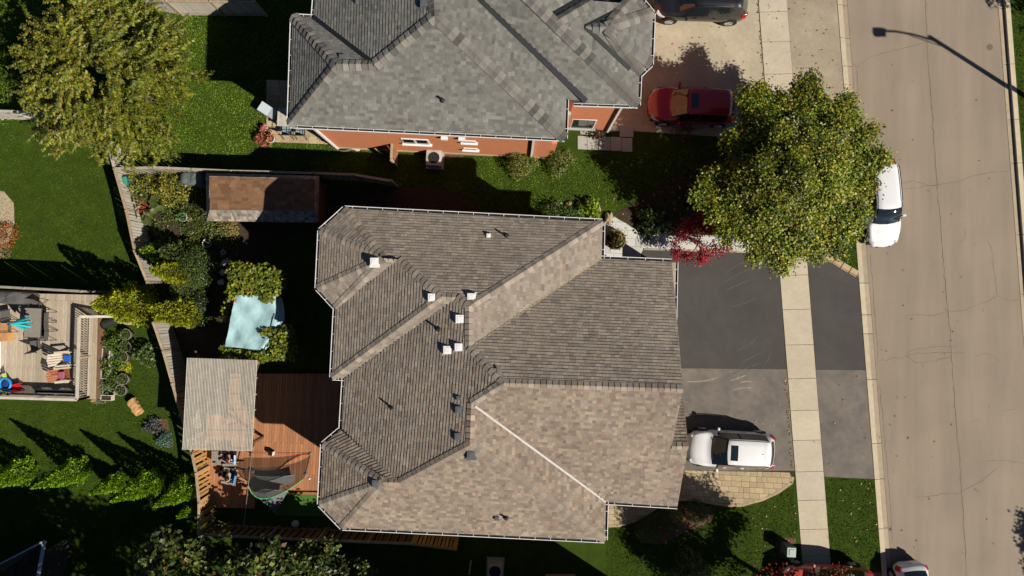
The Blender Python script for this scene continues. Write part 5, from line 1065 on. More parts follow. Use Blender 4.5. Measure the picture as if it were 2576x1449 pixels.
shrub('shrub', 'rusty shrub beside the red crossover wheels', 1722, 322, .55, .6, 500, [(.22, .10, .03), (.12, .06, .02), (.05, .06, .015)], [3, 2, 2], .09, gap=.5)
shrub('shrub', 'purple leaved shrub among the stepping slabs', 1500, 330, .5, .6, 500, [(.06, .015, .015), (.04, .02, .012), (.03, .03, .01)], [3, 2, 2], .09, gap=.4)
shrub('shrub', 'orange autumn shrub in the gravel bed', 6, 590, .75, .7, 1300, [(.36, .12, .03), (.25, .07, .02), (.12, .09, .02)], [4, 3, 1], .07, gap=.3)
shrub('shrub', 'bright green bush at the left fence end', 6, 262, .95, 1.0, 1700, LG, [3, 3, 2], .09, gap=.3)
shrub('shrub', 'small flowering plant at the edge of the gravel bed', 2, 632, .4, .4, 400, [(.3, .05, .18), (.15, .18, .03)], [1, 3], .07, gap=.3)
# broadleaf trees at the bottom edge
BL = [(.085, .11, .02), (.05, .075, .015), (.135, .155, .035), (.028, .045, .012), (.26, .11, .04)]
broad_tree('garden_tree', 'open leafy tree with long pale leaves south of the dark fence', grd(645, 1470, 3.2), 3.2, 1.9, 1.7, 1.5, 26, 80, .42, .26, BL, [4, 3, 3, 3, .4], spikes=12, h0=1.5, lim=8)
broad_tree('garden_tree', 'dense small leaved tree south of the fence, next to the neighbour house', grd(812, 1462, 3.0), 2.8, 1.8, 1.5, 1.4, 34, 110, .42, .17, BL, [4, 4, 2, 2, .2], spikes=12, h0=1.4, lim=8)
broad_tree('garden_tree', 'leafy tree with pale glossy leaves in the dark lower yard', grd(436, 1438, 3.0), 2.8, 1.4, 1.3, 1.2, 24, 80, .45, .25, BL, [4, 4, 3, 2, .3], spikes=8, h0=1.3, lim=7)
broad_tree('garden_tree', 'tall tree out of view, added to shade the lower yard', grd(470, 1600, 0), 8.0, 3.0, 2.6, 2.6, 90, 120, .8, .22, BL, [3, 4, 1, 3, .1], spikes=10, h0=2.4, lim=9)  # unseen tree, added to throw shade over the lower yard
broad_tree('garden_tree', 'tall tree out of view, added to shade the house corner', grd(240, 1560, 0), 8.4, 3.0, 2.6, 2.6, 90, 120, .8, .22, BL, [3, 4, 1, 3, .1], spikes=10, h0=2.4, lim=9)  # added out of frame so that its crown shades the corner house
broad_tree('garden_tree', 'tall tree out of view, added for shade behind the open leafy tree', grd(720, 1640, 0), 7.6, 2.6, 2.4, 2.4, 70, 120, .8, .22, BL, [3, 4, 1, 3, .1], spikes=10, h0=3.0, lim=9)  # another unseen tree, put in for more shade on the lower yard
# ---------------------------------------------------------------- conifers
def conifer(label, u0, v0, ut, vt, r, n, cols, wts, group=None, name='cedar', lf=.13, pw=.8):
    """base pixel on the ground and tip pixel give the height: the tip stands over the base"""
    b = P(u0, v0); d0 = math.hypot(u0 - 1288, v0 - 747); d1 = math.hypot(ut - 1288, vt - 747); h = H * (1 - d0 / d1); root = thing(name, label, 'conifer', b, group=group)
    t = 1 - nrg.uniform(0, 1, n) ** .62; a = nrg.uniform(0, 6.283, n); rr = r * (1 - t) ** pw * np.minimum(1, .55 + t * 4) * (1 + .14 * np.sin(5 * a + t * 21) + .10 * np.sin(3 * a - t * 13)); k = nrg.uniform(.72, 1.04, n)
    q = np.c_[np.cos(a) * rr * k, np.sin(a) * rr * k, .05 + t * h * .98]; D = np.c_[np.cos(a), np.sin(a), np.full(n, 1.2)] + nrg.normal(0, .4, (n, 3)); nn = np.c_[np.cos(a), np.sin(a), np.full(n, .9)] + nrg.normal(0, .3, (n, 3))
    L = nrg.uniform(.7, 1.4, n) * lf; V, Fq = leafset(q, D, nn, L, L * .34, .15, .0); cl = 1 + .28 * np.sin(a * 6 + t * 17) * np.sin(t * 31)
    mesh_obj('crown', np_mesh('crown', V, Fq, palette(n, cols, wts, .25) * cl[:, None], m_needle), None, root)
    MB().tube([(0, 0, -.05), (0, 0, h * .5), (0, 0, h * .9)], [.08, .05, .015], 7).build('trunk', m_bark, root, local=True); return root
CY = [(.26, .27, .012), (.20, .22, .012), (.12, .15, .010)]; CG = [(.19, .32, .012), (.15, .26, .010), (.10, .17, .009)]; CD = [(.05, .075, .018), (.07, .10, .018), (.035, .05, .014)]
conifer('large yellow green cedar at the deck stairs', 372, 764, 232, 768, 1.18, 6500, CY, [4, 4, 2])
conifer('slim bright cedar at the top end of the conifer bed', 418, 637, 356, 641, .65, 2200, CG + CD, [2, 2, 1, 1, 1, 1])
conifer('dark feathery conifer beside the dense round shrub', 465, 640, 402, 634, .75, 2400, CD, [3, 3, 2])
conifer('golden cedar in the middle of the conifer bed', 466, 685, 378, 695, .72, 2800, CY, [4, 4, 2])
conifer('leaning yellow cedar just above the fence end', 480, 775, 376, 781, .6, 2400, CY, [3, 4, 3])
conifer('lowest yellow cedar at the end of the conifer bed', 487, 793, 388, 799, .62, 2600, CY, [4, 4, 2])
RW = 'row of bright green cedars along the lower fence'
for l, a in (('bright cedar furthest along the row, cut by the lot corner', (75, 1178, -60, 1238)), ('tall bright cedar second in the row from the far end', (212, 1175, 86, 1240)), ('short bright cedar squeezed between two taller ones', (300, 1208, 226, 1240)), ('broad bright cedar in the middle of the row', (392, 1205, 276, 1256)), ('slender bright cedar next to the orange fence', (490, 1215, 390, 1282)), ('last small bright cedar beside the orange fence corner', (498, 1268, 455, 1312))):
    conifer(l, *a, (.78 if 'short' not in l and 'last' not in l else .5), 4800, CG, [4, 4, 2], RW, lf=.105, pw=1.05)
# low tangled greenery covering the conifer bed
bedp = np.array(dpoly([(345, 450), (520, 452), (520, 560), (620, 575), (560, 660), (530, 720), (520, 800), (420, 800), (372, 640)])); n = 15000; q = nrg.uniform(bedp.min(0), bedp.max(0), (n, 2)); ins = np.zeros(n, bool)
for i in range(len(bedp)):
    a, b = bedp[i], bedp[i - 1]; ins ^= ((a[1] > q[:, 1]) != (b[1] > q[:, 1])) & (q[:, 0] < (b[0] - a[0]) * (q[:, 1] - a[1]) / (b[1] - a[1] + 1e-12) + a[0])
q = q[ins]; pat = np.sin(q[:, 0] * 1.9 + 1) * np.sin(q[:, 1] * 2.3) + .5 * np.sin(q[:, 0] * 5 + q[:, 1] * 4); keep = pat + nrg.normal(0, .5, len(q)) > -.35; q = q[keep]; pat = pat[keep]; n = len(q)
V, Fq = leafset(np.c_[q, .03 + nrg.uniform(0, 1, n) * (.12 + .22 * np.clip(pat, 0, 1))], nrg.normal(0, 1, (n, 3)) * np.array([[1, 1, .4]]), np.array([[0, 0, 1.]]) + nrg.normal(0, .5, (n, 3)), nrg.uniform(.06, .16, n), nrg.uniform(.02, .05, n))
o = mesh_obj('ground_cover', np_mesh('ground_cover', V, Fq, palette(n, [(.05, .08, .016), (.09, .12, .02), (.03, .05, .012), (.15, .12, .04), (.14, .16, .03)], [4, 3, 3, 1, 1.5], .3), m_leaf), None, kind='stuff'); tag(o, 'tangled low greenery between the conifers and the shed', 'ground cover')
# vine over the tarp canopy
def vine(label, blobs, n):
    b = P(640, 800); root = thing('vine', label, 'vine', b); Vs, Fs, Ts, off = [], [], [], 0; mb = MB()
    for u, v, z_, ru, rv, rz_, w_ in blobs:
        c = P(u, v, z_) - b; k = int(n * w_); q = nrg.normal(0, .5, (k, 3)).clip(-1, 1) * np.array([[ru, rv, rz_]]) + np.array(c); D = nrg.normal(0, 1, (k, 3)); D[:, 2] = D[:, 2] * .3 - .2; nn = np.array([[0, 0, 1.]]) + nrg.normal(0, .35, (k, 3)); L = nrg.uniform(.7, 1.3, k) * .15
        V, Fq = leafset(q, D, nn, L, L * .45, .1, .2); Vs.append(V); Fs.append(Fq + off); off += len(V); Ts.append(palette(k, [(.15, .18, .016), (.09, .125, .012), (.24, .22, .02), (.22, .10, .03), (.045, .07, .01)], [4, 4, 2, .5, 2], .25))
        mb.tube([(c.x, c.y, 0), (c.x + .1, c.y, z_ * .5), (c.x, c.y, z_)], [.03, .02, .01], 6)
    mesh_obj('foliage', np_mesh('foliage', np.concatenate(Vs), np.concatenate(Fs), np.concatenate(Ts), m_leaf), None, root); mb.build('stems', m_bark, root, local=True)
vine('leafy vine climbing over the top end of the blue tarp', [(640, 705, 2.6, 1.0, .75, .25, 1.6), (600, 695, 2.5, .5, .7, .3, .5), (692, 712, 2.6, .42, .6, .3, .7), (672, 750, 2.6, .3, .22, .12, .2), (585, 740, 2.2, .25, .4, .5, .25), (568, 785, 1.6, .15, .45, .4, .12)], 900)
vine('vine with orange tinted leaves at the lower corner of the blue tarp', [(712, 868, 2.4, .55, .7, .35, 1.2), (684, 836, 2.5, .6, .14, .1, .28), (720, 836, 2.4, .35, .3, .2, .3), (660, 895, 2.2, .8, .25, .35, .6), (600, 888, 1.9, .8, .22, .3, .4), (575, 878, 1.8, .4, .25, .3, .2)], 900)
# big leaved plant
bl = thing('big_leaf_plant', 'large paddle leaved plant with red stalks behind the conifers', 'plant', P(385, 530)); b_ = base(bl)
for i in range(16):
    a = i * 2.4 + .3; l_ = nrg.uniform(.5, .95); d = Vector((math.cos(a), math.sin(a), 0)); s = Vector((0, 0, .2)); e_ = d * l_ * .55 + Vector((0, 0, nrg.uniform(.7, 1.2))); sd_ = Vector((-d.y, d.x, 0)); w_ = .17
    MB().tube([s, e_], .014, 5).build('stalk', M('red_stalk', (.3, .07, .04), .6), bl, local=True)
    t = d * (l_ * .62) + Vector((0, 0, -.15)); vs = [e_, e_ + t * .3 + sd_ * w_, e_ + t * .7 + sd_ * w_ * .8, e_ + t, e_ + t * .7 - sd_ * w_ * .8, e_ + t * .3 - sd_ * w_, e_ + t * .5 - Vector((0, 0, .03))]
    MB().add(vs, [(0, 1, 6), (1, 2, 6), (2, 3, 6), (3, 4, 6), (4, 5, 6), (5, 0, 6)], tuple(np.array((.06, .085, .02)) * nrg.uniform(.7, 1.6))).build('leaf', m_leaf, bl, local=True)
# ================================================================ furniture, pots, people
m_sling = M('grey_sling', (.10, .098, .09), .8, .15, 20); m_frame = M('bronze_frame', (.035, .03, .027), .5, .1); m_cush = M('slate_cushion', (.20, .25, .29), .9, .08, 10); m_navy = M('dark_frame', (.03, .035, .045), .5)
def patio_chair(label, u, v, z, rz, seat=None, group=None, frame=None):
    b = P(u, v, z + .45); r = thing('patio_chair', label, 'chair', (b.x, b.y, z), rz, group); seat = seat or m_sling; frame = frame or m_frame
    MB().box((0, 0, .43), (.46, .48, .03)).build('seat', seat, r, local=True)
    MB().add([(-.22, -.24, .44), (-.22, .24, .44), (-.38, .24, .98), (-.38, -.24, .98), (-.25, -.24, .44), (-.25, .24, .44), (-.41, .24, .98), (-.41, -.24, .98)], [(0, 1, 2, 3), (7, 6, 5, 4), (3, 2, 6, 7), (0, 3, 7, 4), (1, 5, 6, 2)]).build('backrest', seat, r, local=True)
    for s in (1, -1):
        MB().tube([(.3, s * .28, 0), (.26, s * .28, .62), (-.3, s * .28, .66), (-.36, s * .27, .9)], .016, 6).build('arm_frame', frame, r, local=True); MB().tube([(-.22, s * .27, .45), (-.42, s * .27, .0)], .016, 6).build('leg', frame, r, local=True)
        MB().tube([(.25, s * .25, .43), (-.24, s * .25, .43), (-.4, s * .25, 1.0)], .014, 6).build('side_rail', frame, r, local=True)
    return r
DC = 'patio chairs round the glass table'
for u, v, rz, l in ((91, 772, -100, 'grey sling patio chair at the head of the glass table'), (110, 798, 178, 'grey sling chair by the glass table, next to the head chair'), (110, 822, 185, 'grey sling chair at the middle of the glass table side'), (110, 842, 175, 'grey sling chair at the glass table corner near the railing'), (88, 868, 100, 'grey sling chair at the foot of the glass table'), (14, 793, 10, 'grey sling chair under the covered grill side of the table'), (16, 822, 0, 'grey sling chair beside the folded teal umbrella top')): patio_chair(l, u, v, ZD, R(rz), group=DC)
tb = P(83, 812, ZD + .7); t = thing('glass_table', 'rectangular grey glass patio table holding the folded umbrella', 'table', (tb.x, tb.y, ZD), R(-2))
MB().box((0, 0, .71), (.86, 1.5, .02)).build('tabletop', M('smoked_glass', (.22, .20, .165), .2, .1, 3, spec=.5), t, local=True)
for a, b in (((-.44, -.76), (.44, -.76)), ((.44, -.76), (.44, .76)), ((.44, .76), (-.44, .76)), ((-.44, .76), (-.44, -.76))): MB().tube([(*a, .71), (*b, .71)], .02, 6).build('rim', m_frame, t, local=True)
for x in (-.38, .38):
    for y in (-.68, .68): MB().tube([(x, y, 0), (x, y, .7)], .02, 6).build('leg', m_frame, t, local=True)
um = thing('patio_umbrella', 'folded teal patio umbrella standing in the glass table', 'umbrella', (tb.x, tb.y, ZD)); MB().tube([(0, 0, 0), (0, 0, 2.45)], .022, 8).build('pole', m_frame, um, local=True)
m_teal = M('teal_canvas', (.03, .38, .42), .75, .12, 6)
for k in range(8):
    a = k * math.pi / 4 + .2; d = Vector((math.cos(a), math.sin(a), 0)); sdv = Vector((-d.y, d.x, 0)); q = [Vector((0, 0, 2.42)), d * .13 + sdv * .05 + Vector((0, 0, 1.9)), d * .36 + sdv * .04 + Vector((0, 0, 1.25)), d * .36 - sdv * .04 + Vector((0, 0, 1.25)), d * .13 - sdv * .05 + Vector((0, 0, 1.9)), Vector((0, 0, 1.3)) + d * .06]
    MB().add(q, [(0, 1, 4), (1, 2, 3, 4), (0, 5, 1), (5, 2, 1), (0, 4, 5), (5, 4, 3)]).build('canopy_fold', m_teal, um, local=True)
MB().lathe([(.03, 2.4), (.04, 2.46), (.01, 2.52)], n=8).build('finial', m_frame, um, local=True)
def draped(name, label, cat, u, v, z, L, Wd, Ht, rz, mat):
    b = P(u, v, z + Ht * .6); V, Fq = [], []; n = 36; prof = [(1.04, 0), (1.02, .25), (.99, .6), (.96, .85), (.86, .97), (.5, 1.02), (.1, 1.0)]
    for k, (s, zz) in enumerate(prof):
        for i in range(n):
            t = 2 * math.pi * i / n; c, sn = math.cos(t), math.sin(t); e_ = .45; x = math.copysign(abs(c) ** e_, c) * L / 2; y = math.copysign(abs(sn) ** e_, sn) * Wd / 2; wv = 1 + .04 * math.sin(i * 2.3 + k) * (1 - zz); V.append((x * s * wv, y * s * wv, zz * Ht + (.05 * math.sin(x * 4) if zz > .8 else 0)))
    for k in range(len(prof) - 1):
        for i in range(n): Fq.append((k * n + i, k * n + (i + 1) % n, (k + 1) * n + (i + 1) % n, (k + 1) * n + i))
    Fq.append(tuple(range(len(V) - n, len(V)))); root = thing(name, label, cat, (b.x, b.y, z), rz); MB().add(V, Fq).build('cover', mat, root, smooth=True, local=True)
    for x in (-.35, .35):
        for y in (-.35, .35): MB().tube([(x * L, y * Wd, 0), (x * L, y * Wd, Ht * .5)], .03, 6).build('leg', m_blackmetal, root, local=True)
    return root
draped('covered_grill', 'grill under a dark grey cover on the weathered deck', 'grill', 32, 748, ZD, 1.75, .7, 1.15, R(-3), M('grey_cover', (.075, .075, .072), .85, .2, 5, .3, 12))
draped('covered_grill', 'barbecue under a slate grey cover beside the shed', 'grill', 491, 451, 0, 1.35, .75, 1.15, R(-2), M('slate_cover', (.10, .12, .115), .7, .25, 3, .3, 12))
c = P(5, 835, ZD + .3); bx = thing('storage_box', 'orange tan wooden storage box on the deck', 'box', (c.x, c.y, ZD)); MB().box((0, 0, .25), (.8, .9, .5)).build('case', m_worange, bx, local=True); MB().box((0, 0, .52), (.84, .94, .05)).build('lid', M('tan_lid', (.40, .20, .09), .8, .2, 6), bx, local=True)
MB().box((P(-4, 900, ZD).x, P(-4, 900, ZD).y, ZD + .9), (.28, 1.7, 1.8)).own('door_panel', m_white, 'white patio door panel at the edge of the weathered deck', 'door')
# wooden play chairs and toys on the deck
def slat_chair(label, u, v, z, rz, wood, seat, group=None, cushion=None, name='adirondack_chair'):
    b = P(u, v, z + .35); r = thing(name, label, 'chair', (b.x, b.y, z), rz, group)
    for i in range(5): y = -.24 + i * .12; MB().bar((.28, y, .36), (-.25, y, .24), .10, .02).build('seat_slat', seat, r, local=True); MB().bar((-.24, y, .26), (-.52, y * 1.1, .98 - abs(i - 2) * .04), .10, .02).build('back_slat', seat, r, local=True)
    for s in (1, -1):
        MB().bar((.36, s * .36, .56), (-.4, s * .36, .56), .12, .025).build('armrest', wood, r, local=True); MB().box((.3, s * .33, .27), (.08, .04, .55)).build('leg', wood, r, local=True); MB().bar((.3, s * .31, .34), (-.6, s * .31, .04), .035, .1).build('rear_leg', wood, r, local=True)
    if cushion: MB().bar((-.2, 0, .34), (-.46, 0, .98), .48, .09).build('cushion', cushion, r, local=True); MB().bar((.22, 0, .40), (-.2, 0, .31), .48, .08).build('cushion', cushion, r, local=True)
    return r
m_cream = M('cream_paint', (.52, .45, .36), .7, .08); m_pink = M('pink_plastic', (.30, .09, .13), .5, .1); m_blue = M('blue_plastic', (.02, .10, .42), .4, .1); m_blue2 = M('bright_blue', (.02, .24, .55), .4, .15); m_redp = M('red_plastic', (.48, .015, .02), .4, .1); m_lime = M('lime_plastic', (.35, .5, .06), .4)
slat_chair('cream slatted armchair with a small blue cushion at the railing', 163, 903, ZD, R(5), m_cream, m_cream)
b = P(168, 902, ZD + .45); MB().box((b.x, b.y, ZD + .42), (.34, .36, .1), top=.85).own('seat_cushion', m_blue, 'blue cushion on the seat of the cream armchair', 'cushion')
slat_chair('brown slatted armchair with cream arms at the deck railing', 162, 942, ZD, R(5), m_cream, M('rust_slat', (.30, .10, .04), .7))
b = P(152, 944, ZD + .5); MB().box((b.x, b.y, ZD + .45), (.3, .4, .1), top=.8).own('seat_cushion', m_pink, 'faded pink cushion on the brown slatted armchair', 'cushion')
ry = P(17, 966, ZD + .3); rt = thing('ride_on_toy', 'blue ride on toy with lime fin on the deck', 'toy', (ry.x, ry.y, ZD), R(100))
MB().tube([(.32 * math.cos(t), .28 * math.sin(t), .42) for t in [i * .3142 for i in range(21)]], .06, 8).build('seat_ring', m_blue2, rt, smooth=True, local=True); MB().lathe([(.24, .1), (.28, .3), (.2, .36)], n=14).build('hull', M('navy_plastic', (.015, .05, .2), .4), rt, smooth=True, local=True)
MB().add([(.2, -.1, .4), (.6, -.18, .5), (.45, .08, .46), (.2, -.1, .34), (.6, -.18, .46), (.45, .08, .42)], [(0, 1, 2), (5, 4, 3), (0, 3, 4, 1), (1, 4, 5, 2), (2, 5, 3, 0)]).build('fin', m_lime, rt, local=True)
for s in (1, -1): MB().tube([(-.3, s * .3, .1), (-.3, s * .36, .1)], .1, 12).build('wheel', m_trim, rt, local=True)
ry = P(12, 988, ZD + .3); rt = thing('toy_bucket', 'striped blue and yellow toy tub beside the ride on toy', 'toy', (ry.x, ry.y, ZD)); MB().lathe([(.2, 0), (.27, .3), (.28, .32), (.24, .3), (.18, .06)], n=18).build('tub', m_blue2, rt, smooth=True, local=True)
for k in range(5): a = k * 1.256; MB().bar((math.cos(a) * .26, math.sin(a) * .26, .33), (math.cos(a + .5) * .05, math.sin(a + .5) * .05, .34), .05, .02).build('stripe', M('yellow_plastic', (.5, .42, .05), .4), rt, local=True)
ry = P(41, 976, ZD + .3); rt = thing('toy_crate', 'red slatted toy chair next to the deck railing', 'toy', (ry.x, ry.y, ZD), R(12))
for i in range(6): MB().box((-.24 + i * .095, 0, .34), (.075, .44, .025)).build('slat', m_redp, rt, local=True)
for x in (-.2, .2):
    for y in (-.18, .18): MB().box((x, y, .16), (.05, .05, .34)).build('leg', m_redp, rt, local=True)
# ---------------------------------------------------------------- planters
def pot(label, u, v, r, h, mat, cols=None, z=0, n=260, group=None, lf=.09, ph=.25, name='planter'):
    b = P(u, v, z + h * .8); k = thing(name, label, 'planter', (b.x, b.y, z), group=group); MB().lathe([(r * .78, 0), (r * .98, h), (r, h + .01), (r * .99, h + .02), (r * .88, h + .01), (r * .85, h - .06), (.02, h - .07)], n=24).build('pot', mat, k, smooth=True, local=True); MB().lathe([(r * .86, h - .07), (r * .86, h - .055)], n=16).build('soil', m_soil, k, local=True)
    if cols:
        q = np.c_[nrg.normal(0, .42, (n, 2)).clip(-1, 1) * r * .95, h - .04 + nrg.uniform(0, 1, n) * ph]; D = nrg.normal(0, 1, (n, 3)); nn = np.array([[0, 0, 1.]]) + nrg.normal(0, .5, (n, 3)); L = nrg.uniform(.6, 1.3, n) * lf; V, Fq = leafset(q, D, nn, L, L * .35); mesh_obj('plant', np_mesh('plant', V, Fq, palette(n, cols, [1] * len(cols), .35), m_leaf), None, k)
    return k
m_pot = M('grey_resin_pot', (.22, .20, .18), .7, .12, 8); m_potw = M('white_pot', (.6, .58, .54), .6, .05); HB = [(.06, .10, .02), (.09, .12, .02), (.05, .075, .02)]
PG = 'round grey tub planters on the lawn'
for u, v, l, nn_ in ((317.5, 841, 'round grey tub planter highest in the row, half in shadow', 180), (316.5, 871, 'round grey tub planter second from the stone slabs', 260), (309.5, 897.5, 'round grey tub planter above the yellow flowers', 280), (311, 953, 'round grey tub planter below the yellow flowers', 180), (284, 965, 'round grey tub planter filled with fine green herbs near the sage', 320), (305, 981, 'round grey tub planter beside the watering can', 120)): pot(l, u, v, .31, .42, m_pot, HB, n=nn_, group=PG)
pot('small black pot between the tub planters', 292, 885, .17, .25, m_trim); pot('white pot with spiky aloe in the conifer garden', 461, 547, .24, .3, m_potw, [(.08, .14, .05)], lf=.2, n=60); pot('white pot of dry soil at the end of the conifer garden', 521, 612, .24, .3, m_potw); pot('dark round pot by the pale fence boards', 346, 515, .2, .25, m_trim)
pot('white pot with red foliage at the patio corner', 680, 348, .26, .35, m_potw, [(.35, .07, .05), (.25, .12, .04)], n=120, ph=.4, lf=.13); pot('white pot with orange flowers on the patio edge', 666, 322, .17, .28, m_potw, [(.55, .10, .06), (.5, .2, .15)], n=80)
pot('terracotta pot with red flowers under the patio downspout', 823, 352, .2, .25, M('terracotta', (.35, .12, .06), .8, .1), [(.5, .06, .04), (.1, .12, .03)], n=80)
pot('wooden half barrel planter with trailing leaves by the front walk', 1548, 603, .55, .4, M('barrel_wood', (.20, .11, .06), .8, .3, 6), [(.06, .08, .012), (.25, .22, .05), (.09, .10, .02), (.3, .2, .1)], n=420, ph=.35, lf=.14)
shrub('shrub', 'red leaved plant drooping over the white patio pot', 662, 346, .45, .6, 420, [(.34, .07, .06), (.22, .10, .04), (.3, .16, .08)], [3, 2, 1], .12, gap=.4)
def planter_box(label, u, v, L, Wd, h, rz):
    b = P(u, v, h); k = thing('planter_box', label, 'planter', (b.x, b.y, 0), rz)
    for s in (1, -1): MB().box((s * (L / 2 - .02), 0, h / 2), (.035, Wd, h)).build('board', m_wpale, k, local=True); MB().box((0, s * (Wd / 2 - .02), h / 2), (L - .08, .035, h)).build('board', m_wpale, k, local=True)
    MB().box((0, 0, h / 2 - .04), (L - .08, Wd - .08, h - .06)).build('soil', m_soil, k, local=True)
planter_box('long weathered planter box beside the deck skirt', 264, 912, .42, 1.75, .35, R(-3)); planter_box('short pale planter box at the deck corner', 266, 1001, .62, .3, .3, R(-2)); planter_box('narrow planter frame among the greens', 277, 893, .2, .5, .3, R(-3))
b = P(275, 810, .3); k = thing('waste_bin', 'black plastic bin tipped on its side by the deck stairs', 'bin', (b.x, b.y, 0), R(20)); MB().tube([(-.38, 0, .26), (-.3, 0, .26), (.34, 0, .24), (.4, 0, .24)], [.24, .27, .2, .19], 16).build('body', M('bin_black', (.02, .022, .022), .5, .2, 8), k, smooth=True, local=True); MB().tube([(-.4, 0, .26), (-.36, 0, .26)], .29, 16).build('rim', m_trim, k, local=True)
st_ = thing('stone_slabs', 'two tan stone slabs at the foot of the deck stairs', 'path', P(312, 806)); st_['kind'] = 'structure'
for q in ([(290, 793), (309, 794), (309, 815), (290, 813)], [(310, 794), (334, 795), (340, 806), (338, 818), (311, 816)]): MB().prism(dpoly(q), -.05, .045).build('slab', M('tan_stone', (.40, .29, .17), .85, .12, 5), st_)
b = P(340, 1024, .25); k = thing('yard_bag', 'tall brown paper yard waste bag lying on the grass', 'bag', (b.x, b.y, 0), R(-55)); m_paper = M('kraft_paper', (.42, .25, .10), .85, .15, 8, .5, 9)
V, Fq = [], []
for i in range(9):
    for j in range(8):
        t = j * math.pi / 4; x = -.45 + i * .1125; V.append((x + rng.gauss(0, .015), math.copysign(abs(math.cos(t)) ** .6, math.cos(t)) * .24 + rng.gauss(0, .02), .2 + math.copysign(abs(math.sin(t)) ** .6, math.sin(t)) * (.19 if i < 7 else .12) + rng.gauss(0, .015)))
for i in range(8):
    for j in range(8): Fq.append((i * 8 + j, (i + 1) * 8 + j, (i + 1) * 8 + (j + 1) % 8, i * 8 + (j + 1) % 8))
Fq.append(tuple(range(64, 72))); MB().add(V, Fq).build('sack', m_paper, k, local=True); MB().add([V[j] for j in range(8)], [tuple(range(8))]).build('opening', m_trim, k, local=True)
b = P(296, 987); k = thing('watering_can', 'small tan watering can beside the tub planters', 'can', b); MB().lathe([(.11, 0), (.12, .2), (.09, .24)], n=12).build('can', M('tan_plastic', (.4, .3, .16), .6), k, local=True); MB().tube([(.1, 0, .08), (.25, .02, .24)], .02, 6).build('spout', M('tan_plastic', (.4, .3, .16)), k, local=True)
b = P(313, 456, 1.2); k = thing('green_box', 'teal green box hung on the pale back fence', 'box', (b.x, b.y, 1.0), R(12)); MB().box((0, 0, .2), (.42, .36, .4), top=.9).build('case', M('teal_box', (.02, .17, .13), .6, .1), k, local=True); MB().box((0, 0, .42), (.46, .4, .05), top=.8).build('lid', M('teal_lid', (.03, .22, .16), .6), k, local=True)
# rocks
def rock(label, u, v, sx, sy, h, mat, rz=0., z=0):
    c_ = P(u, v, z); V, Fq = [], []; n, m_ = 12, 5
    for j in range(m_):
        f = math.cos(j / (m_ - 1) * 1.45); zz = math.sin(j / (m_ - 1) * 1.45) * h
        for i in range(n): t = 2 * math.pi * i / n + rz; q = 1 + .18 * math.sin(2.3 * i + u) + rng.gauss(0, .06); V.append((c_.x + math.cos(t) * sx * f ** .6 * q, c_.y + math.sin(t) * sy * f ** .6 * q, z + zz + rng.gauss(0, .012) - .02))
    for j in range(m_ - 1):
        for i in range(n): Fq.append((j * n + i, j * n + (i + 1) % n, (j + 1) * n + (i + 1) % n, (j + 1) * n + i))
    Fq.append(tuple(range(len(V) - n, len(V)))); return MB().add(V, Fq).own('rock', mat, label, 'rock')
m_rock = M('tan_rock', (.33, .25, .16), .9, .25, 6, .6, 18); m_rockw = M('pale_rock', (.5, .46, .42), .9, .15, 6, .6, 18)
rock('large flat tan boulder beside the slab walk', 1531, 550, .24, .38, .3, m_rock); rock('tan boulder on the grass above the lime plant', 1431, 518, .22, .26, .22, m_rock, .5); rock('wide flat tan rock at the lawn edge', 1402, 512, .26, .15, .15, m_rock); rock('small white stone on the lawn edge', 1454, 512, .09, .1, .1, m_rockw); rock('brown rock by the lime plant', 1505, 528, .15, .28, .2, m_rock, .2)
rock('white rock at the end of the conifer bed', 507, 702, .26, .2, .25, m_rockw); rock('small white rock below the larger white rock', 510, 722, .14, .12, .15, m_rockw, 1.); rock('tan stone near the shed under the covered barbecue', 462, 497, .38, .2, .2, m_rock); rock('tan stone by the white aloe pot', 477, 552, .18, .18, .2, m_rock, .7)
for u, v, l in ((562, 635, 'pale bag shaped stone in the shade behind the house'), (566, 660, 'pale stone second in the shaded row'), (560, 685, 'pale stone third in the shaded row'), (556, 710, 'pale stone last in the shaded row')): rock(l, u, v, .2, .17, .15, m_rockw, v)
# patio furniture behind the brick house
for u, v, l in ((721, 327, 'dark patio chair with slate cushions beside the picnic table'), (755, 328, 'dark patio chair with slate cushions nearer the downspout')):
    r_ = patio_chair(l, u, v, .035, R(88), m_navy, frame=m_navy)
    for x in (-.11, .12):
        for y in (-.12, .12): MB().box((x, y, .49), (.2, .21, .09), top=.85).build('cushion', m_cush, r_, local=True)
b = P(673, 278, .3); k = thing('lounge_chair', 'pale grey sling lounge chair at the patio edge', 'chair', (b.x, b.y, .035), R(-32)); MB().bar((-.35, 0, .62), (.15, 0, .32), .52, .025).build('backrest', M('pale_sling', (.30, .35, .38), .7, .05), k, local=True); MB().bar((.15, 0, .32), (.55, 0, .34), .52, .025).build('seat', M('pale_sling', (.3, .35, .38)), k, local=True)
for s in (1, -1): MB().tube([(-.36, s * .27, .63), (.15, s * .27, .32), (.56, s * .27, .34)], .015, 6).build('side_rail', m_navy, k, local=True); MB().tube([(-.1, s * .27, .46), (.2, s * .27, .0)], .015, 6).build('leg', m_navy, k, local=True); MB().tube([(.5, s * .27, .34), (.5, s * .27, .0)], .015, 6).build('leg', m_navy, k, local=True)
b = P(722, 296, .7); k = thing('picnic_table', 'pale plank table at the patio corner under the eave', 'table', (b.x, b.y, .035), R(-3))
for i in range(7): MB().box((-.42 + i * .14, 0, .72), (.13, .95, .035)).build('plank', m_wpale, k, local=True)
for x in (-.38, .38):
    for y in (-.4, .4): MB().box((x, y, .35), (.08, .08, .7)).build('leg', m_wgrey, k, local=True)
